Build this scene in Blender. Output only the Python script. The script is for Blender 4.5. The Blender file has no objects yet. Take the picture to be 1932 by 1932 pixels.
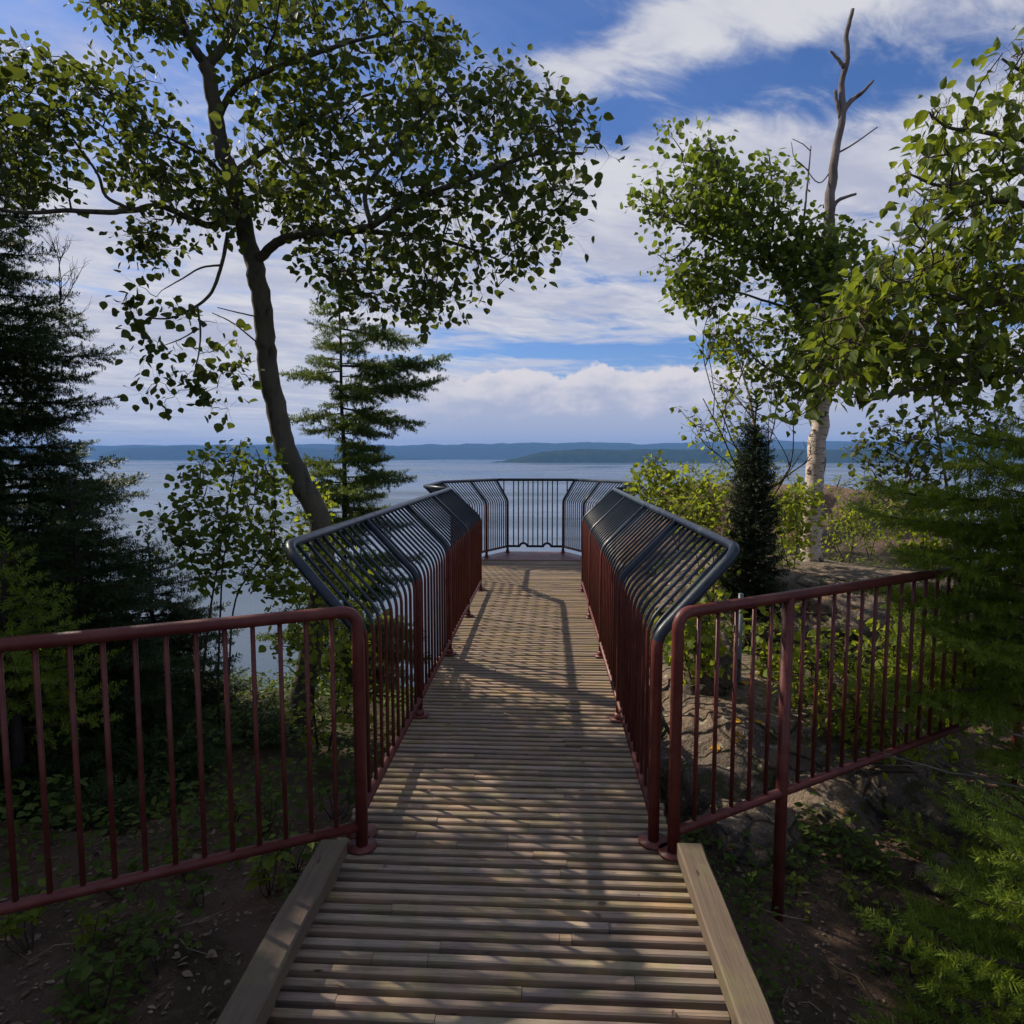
import bpy, math, random
import numpy as np
from mathutils import Vector, Matrix, noise
rnd = random.Random(7)
R = np.random.default_rng(11)
S = bpy.context.scene
COL = S.collection
rad = math.radians

# ------------------------------------------------------------------ camera, sky, sun, exposure
FPX = 1237.0            # focal length in units of a 1932-wide frame
CAMZ = 1.7
cam_d = bpy.data.cameras.new('camera')
cam = bpy.data.objects.new('camera', cam_d); COL.objects.link(cam)
cam_d.sensor_width = 36.0; cam_d.lens = 36.0 * FPX / 1932.0
cam_d.clip_start = 0.05; cam_d.clip_end = 60000
PITCH = math.atan(105 / FPX); YAW = math.atan(62 / FPX)
cam.location = (0, 0, CAMZ)
cam.rotation_euler = (math.pi / 2 - PITCH, 0, YAW)
S.camera = cam
CR = np.array(cam.rotation_euler.to_matrix())

SUN_DIR = Vector((-1.38, 0.70, 1.27)).normalized()
SUN_EL = math.asin(SUN_DIR.z); SUN_ROT = math.atan2(SUN_DIR.x, SUN_DIR.y)
sun_d = bpy.data.lights.new('sun', 'SUN'); sun_d.energy = 5.0; sun_d.angle = rad(0.53)
sun_d.color = (1.0, 0.88, 0.72)
sun = bpy.data.objects.new('sun', sun_d); COL.objects.link(sun)
sun.location = (-20, 10, 30)
sun.rotation_euler = (-SUN_DIR).to_track_quat('-Z', 'Y').to_euler()

S.view_settings.view_transform = 'Standard'; S.view_settings.look = 'None'
S.view_settings.exposure = 0.22; S.view_settings.gamma = 1.0
S.render.engine = 'CYCLES'
cy = S.cycles
cy.use_denoising = True; cy.max_bounces = 8; cy.diffuse_bounces = 4; cy.glossy_bounces = 3
cy.transmission_bounces = 4; cy.volume_bounces = 0; cy.sample_clamp_indirect = 6.0
cy.caustics_reflective = False; cy.caustics_refractive = False

class NT:
    """tiny helper to write node trees as expressions"""
    def __init__(s, t): s.t = t
    def n(s, kind, **kw):
        nd = s.t.nodes.new(kind)
        for k, v in kw.items(): setattr(nd, k, v)
        return nd
    def put(s, sock, v):
        if isinstance(v, bpy.types.NodeSocket): s.t.links.new(v, sock)
        elif v is not None: sock.default_value = v
    def m(s, op, a, b=None, c=None, clamp=False):
        nd = s.n('ShaderNodeMath', operation=op, use_clamp=clamp)
        for i, v in enumerate((a, b, c)):
            if v is not None: s.put(nd.inputs[i], v)
        return nd.outputs[0]
    def sstep(s, x, lo, hi):
        nd = s.n('ShaderNodeMapRange', interpolation_type='SMOOTHSTEP')
        s.put(nd.inputs['Value'], x); s.put(nd.inputs['From Min'], lo); s.put(nd.inputs['From Max'], hi)
        return nd.outputs[0]
    def mix(s, f, a, b, blend='MIX'):
        nd = s.n('ShaderNodeMix', data_type='RGBA', blend_type=blend)
        s.put(nd.inputs[0], f)
        for k, v in ((6, a), (7, b)):
            if isinstance(v, tuple) and len(v) == 3: v = v + (1,)
            s.put(nd.inputs[k], v)
        return nd.outputs[2]
    def noise(s, vec, scale, detail=4, rough=0.55, dist=0.0, out=0):
        nd = s.n('ShaderNodeTexNoise')
        if vec is not None: s.put(nd.inputs['Vector'], vec)
        s.put(nd.inputs['Scale'], scale); nd.inputs['Detail'].default_value = detail
        nd.inputs['Roughness'].default_value = rough; nd.inputs['Distortion'].default_value = dist
        return nd.outputs[out]
    def xyz(s, x, y, z=0.0):
        nd = s.n('ShaderNodeCombineXYZ')
        for i, v in enumerate((x, y, z)): s.put(nd.inputs[i], v)
        return nd.outputs[0]
    def ramp(s, f, stops):
        nd = s.n('ShaderNodeValToRGB'); e = nd.color_ramp.elements
        while len(e) < len(stops): e.new(0.5)
        for i, (p, c) in enumerate(stops): e[i].position = p; e[i].color = tuple(c) + (1,)
        s.put(nd.inputs[0], f); return nd.outputs[0]

def make_world():
    w = bpy.data.worlds.new('World'); S.world = w; w.use_nodes = True
    w.node_tree.nodes.clear(); N = NT(w.node_tree)
    sky = N.n('ShaderNodeTexSky', sky_type='NISHITA')
    sky.sun_disc = False; sky.sun_elevation = SUN_EL; sky.sun_rotation = SUN_ROT
    sky.air_density = 1.0; sky.dust_density = 0.6; sky.ozone_density = 3.0
    tc = N.n('ShaderNodeTexCoord'); sp = N.n('ShaderNodeSeparateXYZ')
    w.node_tree.links.new(tc.outputs['Generated'], sp.inputs[0])
    x, y, z = sp.outputs
    hyp = N.m('SQRT', N.m('ADD', N.m('MULTIPLY', x, x), N.m('MULTIPLY', y, y)))
    E = N.m('DIVIDE', z, N.m('MAXIMUM', hyp, 0.001))          # tangent of the elevation
    A = N.m('ARCTAN2', x, y)                                   # azimuth from the walkway direction
    def az(px): return math.atan((px - 1028) / FPX)
    def el(px, py): return (861 - py) / FPX * math.cos(az(px))
    def blob(px, py, sx, sy, amp, rot=0.0):
        dx = N.m('SUBTRACT', A, az(px)); dy = N.m('SUBTRACT', E, el(px, py))
        c, sn = math.cos(rot), math.sin(rot)
        u = N.m('ADD', N.m('MULTIPLY', dx, c), N.m('MULTIPLY', dy, sn))
        v = N.m('SUBTRACT', N.m('MULTIPLY', dy, c), N.m('MULTIPLY', dx, sn))
        u = N.m('DIVIDE', u, sx / FPX); v = N.m('DIVIDE', v, sy / FPX)
        r2 = N.m('ADD', N.m('MULTIPLY', u, u), N.m('MULTIPLY', v, v))
        return N.m('MULTIPLY', N.m('EXPONENT', N.m('MULTIPLY', r2, -1.0)), amp)
    # cloud-deck coordinates: where the ray meets a flat layer overhead
    zz = N.m('ADD', N.m('MAXIMUM', z, 0.0), 0.10)
    qx = N.m('DIVIDE', x, zz); qy = N.m('DIVIDE', y, zz)
    c, sn = math.cos(rad(31)), math.sin(rad(31))
    qu = N.m('ADD', N.m('MULTIPLY', qx, c), N.m('MULTIPLY', qy, sn))
    qv = N.m('SUBTRACT', N.m('MULTIPLY', qy, c), N.m('MULTIPLY', qx, sn))
    q = N.xyz(N.m('MULTIPLY', qu, 0.55), N.m('MULTIPLY', qv, 1.15), 3.7)
    f1 = N.noise(q, 1.5, 8, 0.60, 0.35)
    f2 = N.noise(N.xyz(N.m('MULTIPLY', qu, 0.9), N.m('MULTIPLY', qv, 1.6), 9.1), 5.0, 5, 0.6, 0.5)
    f = N.m('ADD', f1, N.m('MULTIPLY', N.m('SUBTRACT', f2, 0.5), 0.66))
    for b in (blob(1300, 222, 300, 36, -0.17, rad(10)), blob(1700, 185, 230, 45, -0.15, rad(14)), blob(1850, 90, 160, 60, 0.10),
              blob(900, 40, 230, 80, -0.12, rad(8)), blob(150, 150, 400, 200, -0.14), blob(1560, 40, 480, 90, 0.22, rad(9)),
              blob(1180, 130, 230, 45, 0.26, rad(14)), blob(1650, 330, 420, 90, 0.26, rad(6)), blob(1250, 350, 300, 70, 0.2), blob(1200, 480, 420, 150, 0.22), blob(300, 560, 500, 160, 0.22),
              blob(1100, 668, 420, 26, -0.30)):
        f = N.m('ADD', f, b)
    high = N.sstep(f, 0.37, 0.71)
    low_fade = N.sstep(E, 0.10, 0.16)
    high = N.m('MULTIPLY', high, 0.93)
    veil = N.m('MULTIPLY', blob(250, 200, 650, 330, 0.62), N.sstep(f2, 0.2, 0.8))
    # thin streaks low over the lake
    st = N.noise(N.xyz(N.m('MULTIPLY', A, 2.2), N.m('MULTIPLY', E, 20.0), 1.3), 2.3, 6, 0.58, 0.3)
    st = N.m('ADD', st, blob(1100, 670, 460, 22, -0.22)); st = N.m('ADD', st, blob(300, 700, 420, 120, 0.22))
    low = N.m('MULTIPLY', N.sstep(st, 0.36, 0.60), N.m('SUBTRACT', 1.0, N.sstep(E, 0.30, 0.46)))
    low = N.m('MULTIPLY', low, 0.85)
    # heaped bank of cumulus standing on the horizon
    tn = N.noise(N.xyz(N.m('MULTIPLY', A, 6.0), 0.0, 5.0), 1.6, 6, 0.62)
    top = N.m('ADD', N.m('MULTIPLY', N.m('SUBTRACT', tn, 0.5), 0.055), 0.118)
    top = N.m('ADD', top, N.m('MULTIPLY', N.sstep(A, az(700), az(1000)), 0.013))
    pf = N.noise(N.xyz(N.m('MULTIPLY', A, 1.0), N.m('MULTIPLY', E, 1.5), 2.0), 22.0, 6, 0.62)
    top = N.m('ADD', top, N.m('MULTIPLY', N.m('SUBTRACT', pf, 0.5), 0.05))
    dtop = N.m('SUBTRACT', top, E)
    bank = N.m('MULTIPLY', N.sstep(dtop, 0.0, 0.008), N.sstep(A, az(560), az(900)))
    bank_in = N.noise(N.xyz(A, N.m('MULTIPLY', E, 2.2), 7.0), 16.0, 6, 0.6)
    bank_c = N.mix(N.sstep(N.m('ADD', dtop, N.m('MULTIPLY', N.m('SUBTRACT', bank_in, 0.5), 0.16)), 0.0, 0.075), (6.6, 6.2, 6.3), (4.0, 4.2, 5.2))
    hz = N.m('MULTIPLY', N.m('SUBTRACT', 1.0, N.sstep(E, 0.0, 0.20)), 0.55)
    skyc = N.mix(1.0, sky.outputs[0], (0.48, 0.66, 0.98), 'MULTIPLY')
    skyc = N.mix(hz, skyc, (3.3, 4.2, 6.1)); skyc = N.mix(veil, skyc, (3.6, 4.0, 6.0))
    shade = N.noise(q, 2.6, 5, 0.55)
    cl = N.mix(N.sstep(N.m('ADD', N.m('MULTIPLY', shade, 0.6), N.m('MULTIPLY', f2, 0.4)), 0.38, 0.62), (4.0, 4.15, 5.15), (6.1, 6.05, 6.3))
    out = N.mix(low, skyc, (5.1, 5.15, 5.95))
    out = N.mix(high, out, cl)
    out = N.mix(bank, out, bank_c)
    out = N.mix(N.sstep(z, -0.03, -0.005), (0.5, 0.6, 0.7), out)
    bg = N.n('ShaderNodeBackground'); bg.inputs['Strength'].default_value = 0.103
    w.node_tree.links.new(out, bg.inputs['Color'])
    o = N.n('ShaderNodeOutputWorld'); w.node_tree.links.new(bg.outputs[0], o.inputs['Surface'])
    try:
        w.cycles.sampling_method = 'MANUAL'; w.cycles.sample_map_resolution = 1024
    except Exception: pass
make_world()

# ------------------------------------------------------------------ helpers
def W(px, py, d):
    """the point seen at (px, py) of the 1932-wide frame, d metres ahead along the walkway"""
    v = CR @ np.array([(px - 966) / FPX, -(py - 966) / FPX, -1.0])
    return np.array([0, 0, CAMZ]) + v * (d / v[1])
def XD(px, d): return W(px, 861, d)[0]

class MB:
    """collects geometry; build() links it as ONE mesh object"""
    def __init__(s): s.v = []; s.n = 0; s.f = []
    def add(s, v, f, mi=0):
        v = np.asarray(v, float).reshape(-1, 3)
        for k in ([f] if isinstance(f, np.ndarray) else group_faces(f)):
            s.f.append((k + s.n, mi))
        s.v.append(v); s.n += len(v)
    def box(s, lo, hi, mi=0, rot=None, c=None):
        x0, y0, z0 = lo; x1, y1, z1 = hi
        v = np.array([(x, y, z) for x in (x0, x1) for y in (y0, y1) for z in (z0, z1)], float)
        if rot is not None: v = v @ np.array(rot).T
        if c is not None: v = v + np.array(c)
        s.add(v, np.array([(0, 1, 3, 2), (4, 6, 7, 5), (0, 4, 5, 1), (2, 3, 7, 6), (0, 2, 6, 4), (1, 5, 7, 3)]), mi)
    def tube(s, pts, r, n=8, mi=0, mi_fn=None):
        P = np.asarray(pts, float); k = len(P)
        r = np.full(k, r) if np.isscalar(r) else np.asarray(r, float)
        T = np.gradient(P, axis=0); T /= np.linalg.norm(T, axis=1)[:, None] + 1e-9
        ref = np.array([0, 0, 1.0]) if abs(T[0][2]) < 0.9 else np.array([1.0, 0, 0])
        u = np.cross(T[0], ref); u /= np.linalg.norm(u)
        a = np.arange(n) * 2 * np.pi / n; V = []
        for i in range(k):
            u = u - T[i] * (u @ T[i]); u /= np.linalg.norm(u) + 1e-9
            w = np.cross(T[i], u)
            V.append(P[i] + r[i] * (np.cos(a)[:, None] * u + np.sin(a)[:, None] * w))
        V = np.concatenate(V)
        i, j = np.meshgrid(np.arange(k - 1), np.arange(n), indexing='ij'); j2 = (j + 1) % n
        F = np.stack([i * n + j, i * n + j2, (i + 1) * n + j2, (i + 1) * n + j], -1)
        base = s.n; s.v.append(V); s.n += len(V)
        if mi_fn is None: s.f.append((F.reshape(-1, 4) + base, mi))
        else:
            for q in range(k - 1): s.f.append((F[q] + base, mi_fn(0.5 * (P[q] + P[q + 1]))))
        s.f.append((np.arange(n)[::-1][None] + base, mi if mi_fn is None else mi_fn(P[0])))
        s.f.append((np.arange(n)[None] + base + (k - 1) * n, mi if mi_fn is None else mi_fn(P[-1])))
    def build(s, name, mats, parent=None, smooth=True, origin=None, bevel=None):
        me = bpy.data.meshes.new(name)
        V = np.concatenate(s.v) if s.v else np.zeros((0, 3))
        if parent is not None: V = V - np.array(world_loc(parent))
        elif origin is not None: V = V - np.array(origin)
        tot = np.concatenate([np.full(len(f), f.shape[1]) for f, _ in s.f]).astype(np.int32)
        li = np.concatenate([f.ravel() for f, _ in s.f]).astype(np.int32)
        mi = np.concatenate([np.full(len(f), m) for f, m in s.f]).astype(np.int32)
        me.vertices.add(len(V)); me.vertices.foreach_set('co', V.astype(np.float32).ravel())
        me.loops.add(len(li)); me.loops.foreach_set('vertex_index', li)
        me.polygons.add(len(tot))
        st = np.zeros(len(tot), np.int32); st[1:] = np.cumsum(tot)[:-1]
        me.polygons.foreach_set('loop_start', st); me.polygons.foreach_set('loop_total', tot)
        for m in (mats if isinstance(mats, (list, tuple)) else [mats]): me.materials.append(m)
        me.polygons.foreach_set('material_index', mi)
        me.polygons.foreach_set('use_smooth', np.full(len(tot), bool(smooth)))
        me.update(calc_edges=True); me.validate()
        o = bpy.data.objects.new(name, me); COL.objects.link(o)
        if parent is not None: o.parent = parent
        elif origin is not None: o.location = tuple(origin)
        if bevel:
            b = o.modifiers.new('bevel', 'BEVEL'); b.width = bevel; b.segments = 2; b.limit_method = 'ANGLE'
        return o
def group_faces(fs):
    d = {}
    for f in fs: d.setdefault(len(f), []).append(f)
    return [np.array(v) for v in d.values()]
def world_loc(o):
    p = np.array(o.location)
    while o.parent is not None: o = o.parent; p = p + np.array(o.location)
    return p
def tag(o, label, cat, group=None, kind=None):
    if label: o['label'] = label
    if cat: o['category'] = cat
    if group: o['group'] = group
    if kind: o['kind'] = kind
    return o
def thing(name, label, cat, loc, group=None):
    o = bpy.data.objects.new(name, None); COL.objects.link(o); o.location = tuple(float(c) for c in loc)
    o.empty_display_size = 0.2
    return tag(o, label, cat, group)
def fillet(pts, r, n=6):
    """round the inner corners of a polyline"""
    P = [np.asarray(p, float) for p in pts]; out = [P[0]]
    for i in range(1, len(P) - 1):
        a, b, c = P[i - 1], P[i], P[i + 1]
        u = (a - b); lu = np.linalg.norm(u); u /= lu; w = (c - b); lw = np.linalg.norm(w); w /= lw
        ang = math.acos(max(-1, min(1, u @ w)))
        if math.pi - ang < 0.02: out.append(b); continue
        t = min(r / math.tan(ang / 2), lu * 0.49, lw * 0.49)
        p0, p1 = b + u * t, b + w * t
        for k in range(n + 1):
            s_ = k / n; out.append((1 - s_) ** 2 * p0 + 2 * s_ * (1 - s_) * b + s_ ** 2 * p1)
    out.append(P[-1]); return np.array(out)
def spline(pts, n=6):
    """Catmull-Rom through rows of any width"""
    P = np.asarray(pts, float); Q = np.vstack([2 * P[0] - P[1], P, 2 * P[-1] - P[-2]]); out = []
    for i in range(1, len(Q) - 2):
        for k in range(n):
            t = k / n; a, b, c, d = Q[i - 1:i + 3]
            out.append(0.5 * ((2 * b) + (c - a) * t + (2 * a - 5 * b + 4 * c - d) * t * t + (3 * b - a - 3 * c + d) * t ** 3))
    out.append(P[-1]); return np.array(out)

# ------------------------------------------------------------------ materials
def mat(name, fn):
    m = bpy.data.materials.new(name); m.use_nodes = True; m.node_tree.nodes.clear()
    N = NT(m.node_tree); sh = fn(N)
    o = N.n('ShaderNodeOutputMaterial'); m.node_tree.links.new(sh, o.inputs['Surface']); return m
def bsdf(N, col, rough=0.6, bump=None, bstr=0.3, bdist=0.01, metal=0.0, spec=0.5):
    p = N.n('ShaderNodeBsdfPrincipled')
    N.put(p.inputs['Base Color'], col if not isinstance(col, tuple) else col + (1,) if len(col) == 3 else col)
    N.put(p.inputs['Roughness'], rough); p.inputs['Metallic'].default_value = metal
    p.inputs['Specular IOR Level'].default_value = spec
    if bump is not None:
        b = N.n('ShaderNodeBump'); b.inputs['Strength'].default_value = bstr; b.inputs['Distance'].default_value = bdist
        N.put(b.inputs['Height'], bump); N.t.links.new(b.outputs[0], p.inputs['Normal'])
    return p.outputs[0]
def obj_co(N): return N.n('ShaderNodeTexCoord').outputs['Object']
def scaled(N, v, s):
    nd = N.n('ShaderNodeMapping'); N.put(nd.inputs['Vector'], v); nd.inputs['Scale'].default_value = s; return nd.outputs[0]
def island(N): return N.n('ShaderNodeNewGeometry').outputs['Random Per Island']

def paint(name, c1, c2, rough=0.38):
    def fn(N):
        co = obj_co(N); n1 = N.noise(co, 9, 6, 0.65); n2 = N.noise(co, 70, 4, 0.6)
        col = N.mix(N.sstep(n1, 0.35, 0.7), c1, c2)
        chip = N.sstep(N.m('ADD', N.noise(co, 34, 6, 0.7), N.m('MULTIPLY', N.m('SUBTRACT', n1, 0.5), 0.3)), 0.70, 0.74)
        col = N.mix(N.m('MULTIPLY', chip, 0.8), col, (0.16, 0.11, 0.09))
        rust = N.m('MULTIPLY', N.sstep(N.noise(co, 5.5, 7, 0.72), 0.57, 0.66), 0.55)
        col = N.mix(rust, col, tuple(0.6 * a + 0.4 * b for a, b in zip(c2, (0.14, 0.07, 0.04))))
        return bsdf(N, col, N.m('ADD', N.m('ADD', N.m('MULTIPLY', n2, 0.30), rough - 0.08), N.m('MULTIPLY', rust, 0.4)), n2, 0.25, 0.004, spec=0.36)
    return mat(name, fn)
M_RED = paint('red_paint', (0.092, 0.018, 0.0145), (0.14, 0.037, 0.029))
M_NAVY = paint('navy_paint', (0.014, 0.024, 0.036), (0.026, 0.04, 0.055), 0.30)
M_STEEL = paint('galvanised', (0.17, 0.20, 0.23), (0.24, 0.26, 0.28), 0.45)

def wood(name, pal, grain_axis, green=0.35, hue=False):
    def fn(N):
        co = obj_co(N); r = island(N)
        off = N.m('MULTIPLY', r, 37.0)
        sc = [60.0, 60.0, 60.0]; sc[grain_axis] = 2.6
        v = scaled(N, co, tuple(sc)); va = N.n('ShaderNodeVectorMath', operation='ADD'); N.put(va.inputs[0], v)
        N.put(va.inputs[1], N.xyz(off, off, off)); v = va.outputs[0]
        g = N.noise(v, 1.0, 6, 0.65, 0.6)
        big = N.noise(co, 1.6, 4, 0.6); blot = N.noise(co, 7.0, 5, 0.65)
        col = N.ramp(r, pal)
        if hue:
            sx = N.n('ShaderNodeSeparateXYZ'); N.put(sx.inputs[0], co)
            pv = N.noise(N.xyz(N.m('ADD', N.m('MULTIPLY', sx.outputs[0], 3.5), off), N.m('MULTIPLY', off, 3.1), 0.0), 1.0, 3, 0.6)
            tint = N.ramp(pv, [(0.28, (0.74, 0.82, 0.52)), (0.40, (0.86, 0.88, 0.86)), (0.50, (0.98, 0.90, 0.88)), (0.58, (0.84, 0.90, 0.66)), (0.66, (1.15, 0.96, 0.74)), (0.76, (0.74, 0.76, 0.78))])
            col = N.mix(0.9, col, tint, 'MULTIPLY')
        col = N.mix(N.m('MULTIPLY', N.sstep(g, 0.42, 0.70), 0.62), col, (0.075, 0.052, 0.038))
        col = N.mix(N.m('MULTIPLY', N.sstep(blot, 0.46, 0.70), green), col, (0.15, 0.145, 0.065))
        col = N.mix(N.m('MULTIPLY', N.sstep(big, 0.5, 0.75), 0.35), col, (0.15, 0.115, 0.10))
        kn = N.n('ShaderNodeTexVoronoi'); N.put(kn.inputs['Vector'], scaled(N, co, (3.2, 14, 14) if grain_axis == 0 else (14, 3.2, 14))); kn.inputs['Scale'].default_value = 1.0
        col = N.mix(N.m('SUBTRACT', 1.0, N.sstep(kn.outputs['Distance'], 0.03, 0.085)), col, (0.04, 0.025, 0.018))
        return bsdf(N, col, 0.75, g, 0.5, 0.006, spec=0.3)
    return mat(name, fn)
M_DECK = wood('weathered_planks', [(0.0, (0.40, 0.30, 0.215)), (0.2, (0.25, 0.205, 0.17)), (0.45, (0.47, 0.35, 0.24)), (0.7, (0.30, 0.225, 0.17)), (1.0, (0.41, 0.335, 0.265))], 0, 0.35, True)
M_CURB = wood('weathered_kerb', [(0.0, (0.15, 0.108, 0.073)), (1.0, (0.125, 0.096, 0.07))], 1, 0.5)

def leaf(name, c1, c2, tr, tmix=0.42, gloss=0.55):
    def fn(N):
        r = island(N)
        col = N.mix(r, c1, c2)
        tcol = N.mix(r, tuple(a * 0.75 for a in tr), tuple(a * 1.2 for a in tr))
        p = bsdf(N, col, gloss, spec=0.22)
        t = N.n('ShaderNodeBsdfTranslucent'); N.put(t.inputs['Color'], tcol)
        mx = N.n('ShaderNodeMixShader'); mx.inputs[0].default_value = tmix
        N.t.links.new(p, mx.inputs[1]); N.t.links.new(t.outputs[0], mx.inputs[2]); return mx.outputs[0]
    return mat(name, fn)
M_ASPEN = leaf('aspen_leaf', (0.045, 0.072, 0.02), (0.09, 0.11, 0.028), (0.15, 0.19, 0.022), 0.42)
M_ASPEN2 = leaf('bright_aspen_leaf', (0.07, 0.115, 0.02), (0.12, 0.16, 0.028), (0.22, 0.29, 0.025), 0.45)
M_BIRCHL = leaf('birch_leaf', (0.06, 0.10, 0.018), (0.115, 0.155, 0.025), (0.25, 0.31, 0.025), 0.47, 0.42)
M_SHRUB = leaf('shrub_leaf', (0.11, 0.16, 0.022), (0.18, 0.23, 0.03), (0.40, 0.46, 0.03), 0.5)
M_DARKL = leaf('understory_leaf', (0.065, 0.11, 0.02), (0.11, 0.155, 0.028), (0.17, 0.24, 0.025), 0.42)
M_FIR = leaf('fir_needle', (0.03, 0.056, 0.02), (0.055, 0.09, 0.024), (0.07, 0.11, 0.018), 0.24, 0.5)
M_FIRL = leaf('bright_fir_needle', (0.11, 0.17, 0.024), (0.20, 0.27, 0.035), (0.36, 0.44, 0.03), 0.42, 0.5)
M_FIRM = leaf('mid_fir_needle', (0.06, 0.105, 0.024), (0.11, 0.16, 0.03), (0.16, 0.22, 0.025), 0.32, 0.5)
M_SPRUCE = leaf('spruce_needle', (0.022, 0.036, 0.018), (0.042, 0.06, 0.028), (0.03, 0.045, 0.015), 0.15, 0.6)
M_GRASS = leaf('grass_blade', (0.14, 0.14, 0.05), (0.30, 0.25, 0.13), (0.18, 0.18, 0.04), 0.4)

def bark(name, c1, c2, c3, zs=1.0, white=False):
    def fn(N):
        co = obj_co(N)
        a = N.noise(scaled(N, co, (16, 16, 5 * zs)), 1.0, 6, 0.65); b = N.noise(co, 3.0, 4, 0.6)
        col = N.mix(N.sstep(b, 0.35, 0.65), c1, c2)
        if white:
            l = N.noise(scaled(N, co, (9, 9, 60)), 1.0, 4, 0.6); k = N.noise(scaled(N, co, (5, 5, 7)), 1.0, 5, 0.65)
            col = N.mix(N.sstep(l, 0.54, 0.62), col, c3); col = N.mix(N.sstep(k, 0.56, 0.62), col, (0.05, 0.04, 0.035))
        else:
            col = N.mix(N.m('MULTIPLY', N.sstep(a, 0.5, 0.7), 0.8), col, c3)
        return bsdf(N, col, 0.85, a, 0.7, 0.02, spec=0.2)
    return mat(name, fn)
M_BARK = bark('aspen_bark', (0.12, 0.11, 0.075), (0.085, 0.08, 0.06), (0.03, 0.025, 0.02))
M_BIRCH = bark('birch_bark', (0.60, 0.52, 0.45), (0.50, 0.41, 0.34), (0.16, 0.11, 0.09), 1.0, True)
M_DEAD = bark('dead_wood', (0.22, 0.185, 0.165), (0.12, 0.10, 0.088), (0.035, 0.028, 0.024), 0.5)
M_TWIG = bark('twig_bark', (0.05, 0.038, 0.028), (0.075, 0.055, 0.04), (0.025, 0.02, 0.016))
M_PALETWIG = bark('pale_twig', (0.24, 0.20, 0.16), (0.17, 0.14, 0.11), (0.10, 0.08, 0.06))
M_FIRBARK = bark('fir_bark', (0.055, 0.045, 0.038), (0.04, 0.033, 0.03), (0.02, 0.017, 0.015))

def soil_fn(N):
    co = obj_co(N); a = N.noise(co, 2.2, 5, 0.6); b = N.noise(co, 26, 6, 0.7); c = N.noise(co, 90, 4, 0.7)
    col = N.mix(N.sstep(a, 0.4, 0.65), (0.17, 0.112, 0.083), (0.125, 0.088, 0.063))
    col = N.mix(N.sstep(b, 0.52, 0.68), col, (0.19, 0.13, 0.095)); col = N.mix(N.sstep(c, 0.6, 0.7), col, (0.05, 0.036, 0.026))
    sp = N.n('ShaderNodeSeparateXYZ'); N.put(sp.inputs[0], co)
    far = N.m('MAXIMUM', N.sstep(sp.outputs[1], 4.2, 6.0), N.m('MULTIPLY', N.sstep(N.noise(co, 1.3, 4, 0.6), 0.5, 0.6), 0.6))
    col = N.mix(N.m('MULTIPLY', far, N.sstep(b, 0.3, 0.55)), col, (0.032, 0.038, 0.014))
    return bsdf(N, col, 0.95, N.m('ADD', b, N.m('MULTIPLY', c, 0.5)), 1.0, 0.03, spec=0.15)
M_SOIL = mat('forest_soil', soil_fn)
def rock_fn(N):
    co = obj_co(N); a = N.noise(co, 1.7, 6, 0.62); b = N.noise(co, 11, 6, 0.68); c = N.noise(co, 48, 5, 0.7)
    col = N.mix(N.sstep(a, 0.36, 0.62), (0.25, 0.185, 0.13), (0.155, 0.125, 0.10))
    col = N.mix(N.sstep(b, 0.52, 0.64), col, (0.10, 0.08, 0.06)); col = N.mix(N.sstep(c, 0.54, 0.68), col, (0.34, 0.28, 0.21))
    col = N.mix(N.m('MULTIPLY', N.sstep(N.noise(co, 5.0, 5, 0.6), 0.55, 0.63), 0.8), col, (0.07, 0.072, 0.025))
    vr = N.n('ShaderNodeTexVoronoi', feature='DISTANCE_TO_EDGE'); N.put(vr.inputs['Vector'], co); vr.inputs['Scale'].default_value = 1.9
    crack = N.m('SUBTRACT', 1.0, N.sstep(vr.outputs['Distance'], 0.0, 0.03))
    col = N.mix(N.m('MULTIPLY', crack, 0.8), col, (0.035, 0.028, 0.022))
    col = N.mix(N.m('MULTIPLY', N.sstep(N.noise(co, 8.0, 5, 0.6), 0.66, 0.71), 0.8), col, (0.42, 0.19, 0.03)); col = N.mix(N.m('MULTIPLY', N.sstep(N.noise(co, 15.0, 4, 0.6), 0.62, 0.67), 0.8), col, (0.50, 0.46, 0.36))
    h = N.m('SUBTRACT', N.m('ADD', N.m('MULTIPLY', b, 1.6), N.m('MULTIPLY', c, 0.5)), N.m('MULTIPLY', crack, 0.6))
    return bsdf(N, col, 0.9, h, 0.9, 0.05, spec=0.25)
M_ROCK = mat('lichen_rock', rock_fn)
def knoll_fn(N):
    co = obj_co(N); a = N.noise(co, 1.0, 6, 0.65); b = N.noise(co, 6, 6, 0.7)
    col = N.mix(N.sstep(a, 0.4, 0.6), (0.20, 0.125, 0.08), (0.14, 0.105, 0.08))
    col = N.mix(N.sstep(b, 0.52, 0.66), col, (0.075, 0.07, 0.03)); return bsdf(N, col, 0.95, b, 0.8, 0.1, spec=0.2)
M_KNOLL = mat('mossy_rock', knoll_fn)
def water_fn(N):
    co = obj_co(N); a = N.noise(scaled(N, co, (0.35, 0.8, 1)), 1.0, 5, 0.6); s_ = N.noise(scaled(N, co, (0.0011, 0.0045, 1)), 1.0, 5, 0.6, 0.8)
    rgh = N.m('ADD', N.m('MULTIPLY', N.sstep(s_, 0.38, 0.62), 0.30), 0.05)
    p = bsdf(N, (0.03, 0.06, 0.085), rgh, a, 0.22, 0.30, spec=0.5)
    return p
M_WATER = mat('lake_water', water_fn)
def forest_fn(c1, c2):
    def fn(N):
        co = obj_co(N); a = N.noise(co, 0.012, 8, 0.7)
        return bsdf(N, N.mix(N.sstep(a, 0.4, 0.62), c1, c2), 1.0, N.noise(co, 0.05, 6, 0.7), 1.0, 12.0, spec=0.0)
    return fn
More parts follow.
